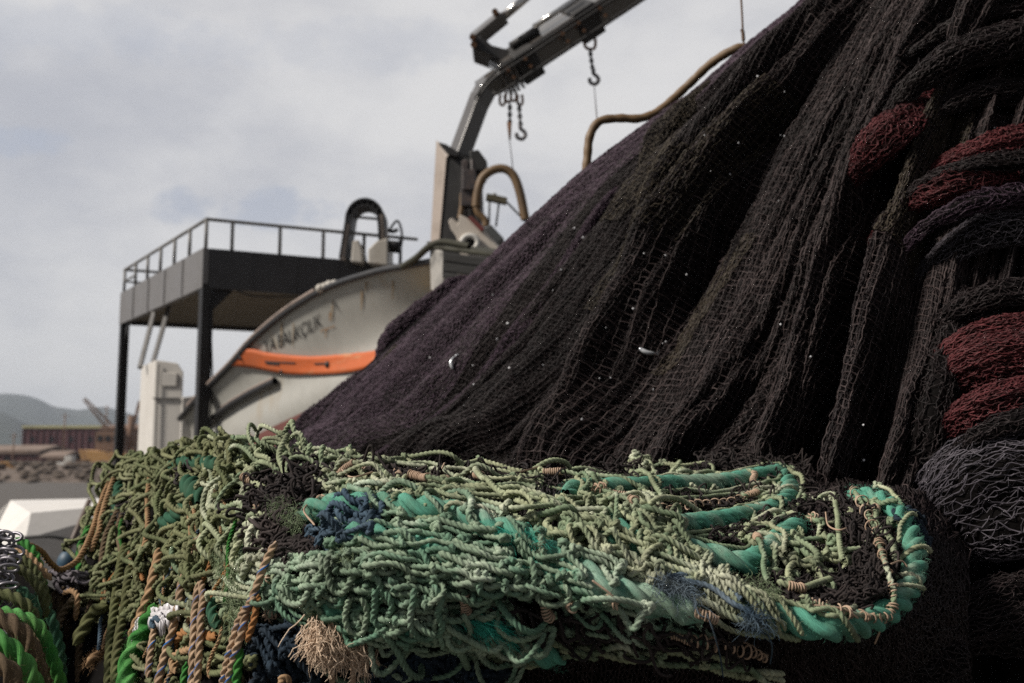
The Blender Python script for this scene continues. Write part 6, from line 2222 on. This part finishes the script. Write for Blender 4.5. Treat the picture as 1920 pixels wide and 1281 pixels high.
CL = {'tan': 'thin tan cord hanging among the olive netting of the left pile', 'orange': 'thin orange brown cord hanging among the olive netting of the left pile',
      'blue': 'thin blue cord hanging among the olive netting of the left pile', 'bright': 'thin bright green cord hanging among the olive netting of the left pile'}
for k in range(26):
    mt = ('tan', 'tan', 'orange', 'blue', 'bright', 'tan')[k % 6]
    x0, y0 = g_.uniform(195, 450), g_.uniform(930, 1180)
    ln_ = g_.uniform(60, 170)
    sl2 = g_.uniform(-.35, -.05)
    pts = [(x0 + sl2 * ln_ * f + 8 * math.sin(f * 5 + k), y0 + ln_ * f) for f in (0, .25, .5, .75, 1)]
    rope(CL[mt], pts, g_.uniform(2.6, 4.4), mt, .050, group=mt.replace('bright', 'bright green').replace('orange', 'orange brown') + ' cords hanging in the left pile', cat='cord', name='cord')
# dark back of the gap
gp = Web()
for k in range(16):
    g = np.random.default_rng(800 + k)
    x = g.uniform(70, 215)
    gp.add(at([x, x + g.uniform(-25, 25), x + g.uniform(-40, 40)], [g.uniform(1090, 1140), 1200, 1310], [1.98, 1.95, 1.9]), .011, 'o')
gp.relax(6)
gap = thing('old_net', 'dark old net and rope heaped in the gap between the two piles', 'fishing net', (-.85, 1.95, 0))
gp.build('o', 'strand', M['brown'], gap, n=12)
ggx, ggy = np.meshgrid(np.linspace(30, 260, 60), np.linspace(0, 1, 40))
yy = np.interp(ggx, [-260, 30, 60, 110, 150, 220, 260], [1060, 1060, 1080, 1110, 1100, 1090, 1090])
gy2 = yy + ggy * (1900 - yy)
G = at(ggx, gy2, 2.02 + .04 * fbm(ggx / 25, gy2 / 25, 95, 3) - .1 * ggy)
i = np.arange(39)[:, None] * 60 + np.arange(59)[None]
put('under_layer', quad_mesh('under_layer', G, np.stack([i, i + 1, i + 61, i + 60], -1).reshape(-1, 4)), M['core'], gap)
wg = Web()
tangle(wg, 'g', [(110, 1085), (150, 1090)], [10, 10], 22, 8, .004, 0, 2, .7, seed=97, dfun=lambda x, y: 1.95 + 0 * x)
wg.relax(4)
wg.build('g', 'grey_twine', mat_fibre('lavender_twine', (.16, .145, .165), (.2, .18, .2), (.1, .09, .1), .4), gap, n=7, lobes=0)

# white plastic wrap
mw = mat_paint('white_plastic', (.62, .60, .62), (.5, .49, .52), .35, scale=20, spec=.5)
acc = Acc()
wr = thing('plastic_wrap', 'torn white plastic tape tied round the tan ropes above the bright green rope', 'plastic tape', on(300, 1160, .05))
for k, pts in enumerate(([(258, 1190), (262, 1172), (280, 1165), (300, 1160), (325, 1152), (334, 1140)], [(256, 1200), (255, 1180), (268, 1168), (292, 1170), (318, 1168)], [(284, 1152), (304, 1148), (322, 1146), (336, 1150)], [(268, 1176), (252, 1192), (248, 1215)], [(300, 1158), (310, 1172), (300, 1180)])):
    q = cr(np.array(pts, float), 40)
    P = on(q[:, 0], q[:, 1], .068 + .002 * k)
    w = .010 * (1 + .5 * fbm(np.arange(40) * .3, np.full(40, k * 3.), 99, 2))
    a = P + np.stack([0 * w, 0 * w - .004, w], -1)
    c = P - np.stack([0 * w, -.002 + 0 * w, w], -1)
    mid_ = P + np.stack([0 * w, -.006 * np.sin(np.arange(40) * .9), 0 * w], -1)
    G = np.stack([a, mid_, c])
    i = np.arange(2)[:, None] * 40 + np.arange(39)[None]
    acc.add(G.reshape(-1, 3), np.stack([i, i + 1, i + 41, i + 40], -1).reshape(-1, 4))
solid(acc.build('strip', mw, wr), .0012, 0)
tag(rope('bright blue twine tied in the white plastic wrap', [(288, 1178), (284, 1166), (292, 1158), (300, 1164)], 5, 'blue', .085, cat='twine', name='twine'), 'bright blue twine tied in the white plastic wrap')

# ---- coil of ropes at the lower left edge
cg = 'ropes of the coil at the bottom left'
COIL = [
    ('bright green thick rope at the very bottom left, nearest of the coil', [(-60, 1185, 1.42), (-10, 1196, 1.42), (28, 1225, 1.42), (55, 1265, 1.42), (72, 1330, 1.42)], 18, 'bright'),
    ('bright green thinner rope arching over the brown ropes of the coil', [(-60, 1150, 1.52), (0, 1146, 1.50), (40, 1155, 1.49), (72, 1178, 1.49), (92, 1220, 1.49), (108, 1265, 1.49), (120, 1330, 1.49)], 12, 'bright'),
    ('brown olive hairy rope directly under the arching bright green rope', [(-60, 1140, 1.47), (0, 1158, 1.47), (34, 1180, 1.46), (58, 1220, 1.46), (70, 1270, 1.46), (78, 1330, 1.46)], 17, 'brown'),
    ('dark brown rope in the bottom left corner', [(-60, 1228, 1.38), (-10, 1240, 1.38), (18, 1262, 1.38), (36, 1330, 1.38)], 18, 'brown'),
    ('olive rope arching just above the bright green one in the coil', [(-60, 1118, 1.56), (0, 1112, 1.55), (34, 1124, 1.54), (58, 1150, 1.54), (70, 1190, 1.54)], 11, 'olive'),
    ('dark sea green rope behind the olive arch of the coil', [(-20, 1096, 1.6), (22, 1098, 1.59), (52, 1116, 1.58), (70, 1150, 1.58), (78, 1200, 1.58)], 11, 'rope_dark_teal'),
    ('olive rope near the middle of the coil beside the chain', [(0, 1068, 1.64), (34, 1066, 1.63), (58, 1084, 1.62), (78, 1112, 1.61), (88, 1160, 1.6)], 9, 'olive'),
    ('olive brown rope high on the coil beside the chain', [(10, 1044, 1.68), (38, 1044, 1.67), (62, 1064, 1.66), (80, 1096, 1.65), (92, 1140, 1.64)], 8, 'olive'),
    ('bright green rope high on the coil, close to the chain top', [(30, 1010, 1.74), (52, 1026, 1.73), (68, 1050, 1.72), (76, 1080, 1.71), (84, 1110, 1.7)], 9, 'bright'),
    ('tan rope on the shoulder of the coil', [(28, 1030, 1.72), (52, 1040, 1.7), (70, 1058, 1.69), (96, 1088, 1.68)], 7, 'tan'),
    ('dark sea green rope dropping into the gap beside the coil', [(70, 1100, 1.66), (92, 1150, 1.64), (112, 1215, 1.62), (122, 1330, 1.6)], 10, 'rope_dark_teal'),
    ('brown rope dropping straight at the inner side of the coil', [(66, 1180, 1.56), (84, 1230, 1.55), (92, 1280, 1.55), (96, 1330, 1.55)], 11, 'brown'),
    ('thin brown rope between the two bright green ropes of the coil', [(30, 1190, 1.5), (64, 1230, 1.5), (84, 1290, 1.5), (90, 1330, 1.5)], 8, 'brown'),
]
for lb_, pts, rp, mt in COIL:
    rope(lb_, pts, rp, mt, 0, group=cg, fz=1800 if mt in ('brown', 'olive') else 500)
# dark mass under the coil
mb = MB()
gx_, gy_ = np.meshgrid(np.linspace(-240, 1, 30), np.linspace(0, 1, 30))
cu = np.linspace(0, 1, 40)
rowsC = []
for (x, y, d_) in ((95, 1340, 1.66), (78, 1200, 1.68), (66, 1110, 1.72), (46, 1050, 1.78), (10, 1025, 1.85), (-40, 1040, 1.88), (-75, 1100, 1.9)):
    rowsC.append(at(np.array([x, x, x]), np.array([y, y, y]), np.array([d_, d_ + .2, d_ + .5])))
mass = np.stack(rowsC)
Fm = np.array([[a * 3 + b_, a * 3 + b_ + 1, (a + 1) * 3 + b_ + 1, (a + 1) * 3 + b_] for a in range(6) for b_ in range(2)])
bd = thing('rope_bed', 'dark mass of old rope that the coil at the bottom left lies on', 'rope heap', (-.95, 1.8, 0))
put('under_layer', quad_mesh('under_layer', mass, Fm), M['core'], bd)
Vf = at(np.array([[95, 78, 66, 46, 10, -40, -75], [95, 78, 66, 46, 10, -40, -75]]), np.array([[1340, 1200, 1110, 1050, 1025, 1040, 1100], [2400] * 7]), np.array([[1.66, 1.68, 1.72, 1.78, 1.85, 1.88, 1.9], [1.62] * 7]))
put('front_layer', quad_mesh('front_layer', Vf, np.array([[a, a + 1, a + 8, a + 7] for a in range(6)])), M['core'], bd)

# ---- galvanised chain draped at the left edge
mg = mat_paint('galvanised_links', (.22, .21, .235), (.13, .12, .135), .4, metal=.6, scale=40, spec=.7)
chn = thing('chain', 'bunched galvanised chain glinting at the left edge above the rope coil', 'chain', at(10, 1060, 1.62))
lk = Acc()
t_ = np.linspace(0, 2 * math.pi, 22)[:-1]
g = np.random.default_rng(77)
n_l = 0
for row in range(13):
    for c in range(5):
        x = -28 + c * 14 + g.normal() * 2.5
        y = 1004 + row * 15.5 + g.normal() * 2
        if x > 34 - max(0, (row - 2)) * 3.2:
            continue
        ce_ = at(x, y, 1.60 - .004 * row + g.normal() * .006)
        a = g.normal() * .25
        ax = np.array([math.cos(a), g.normal() * .3, math.sin(a)])
        ay = unit(np.cross(ax, unit(np.array([g.normal() * .4, -1, g.normal() * .7]))))
        P = ce_ + ax[None] * (np.cos(t_) * .0125)[:, None] + ay[None] * (np.sin(t_) * .0065)[:, None]
        V, F, U = tube(P, .0026, 8, closed=True)
        lk.add(V, F, U)
lk.build('link', mg, chn)

# ------------------------------------------------------------------ sea haze
hz = MB().box((0, 1790, 110), 9000, 3660, 224).build('haze', None)
hm = bpy.data.materials.new('haze')
hm.use_nodes = True
hn = hm.node_tree
hn.nodes.clear()
ho = hn.nodes.new('ShaderNodeOutputMaterial')
hv = hn.nodes.new('ShaderNodeVolumePrincipled')
hv.inputs['Color'].default_value = (.74, .82, .95, 1)
hv.inputs['Density'].default_value = .00024
hn.links.new(hv.outputs[0], ho.inputs['Volume'])
hz.data.materials.clear()
hz.data.materials.append(hm)
hz['kind'] = 'stuff'
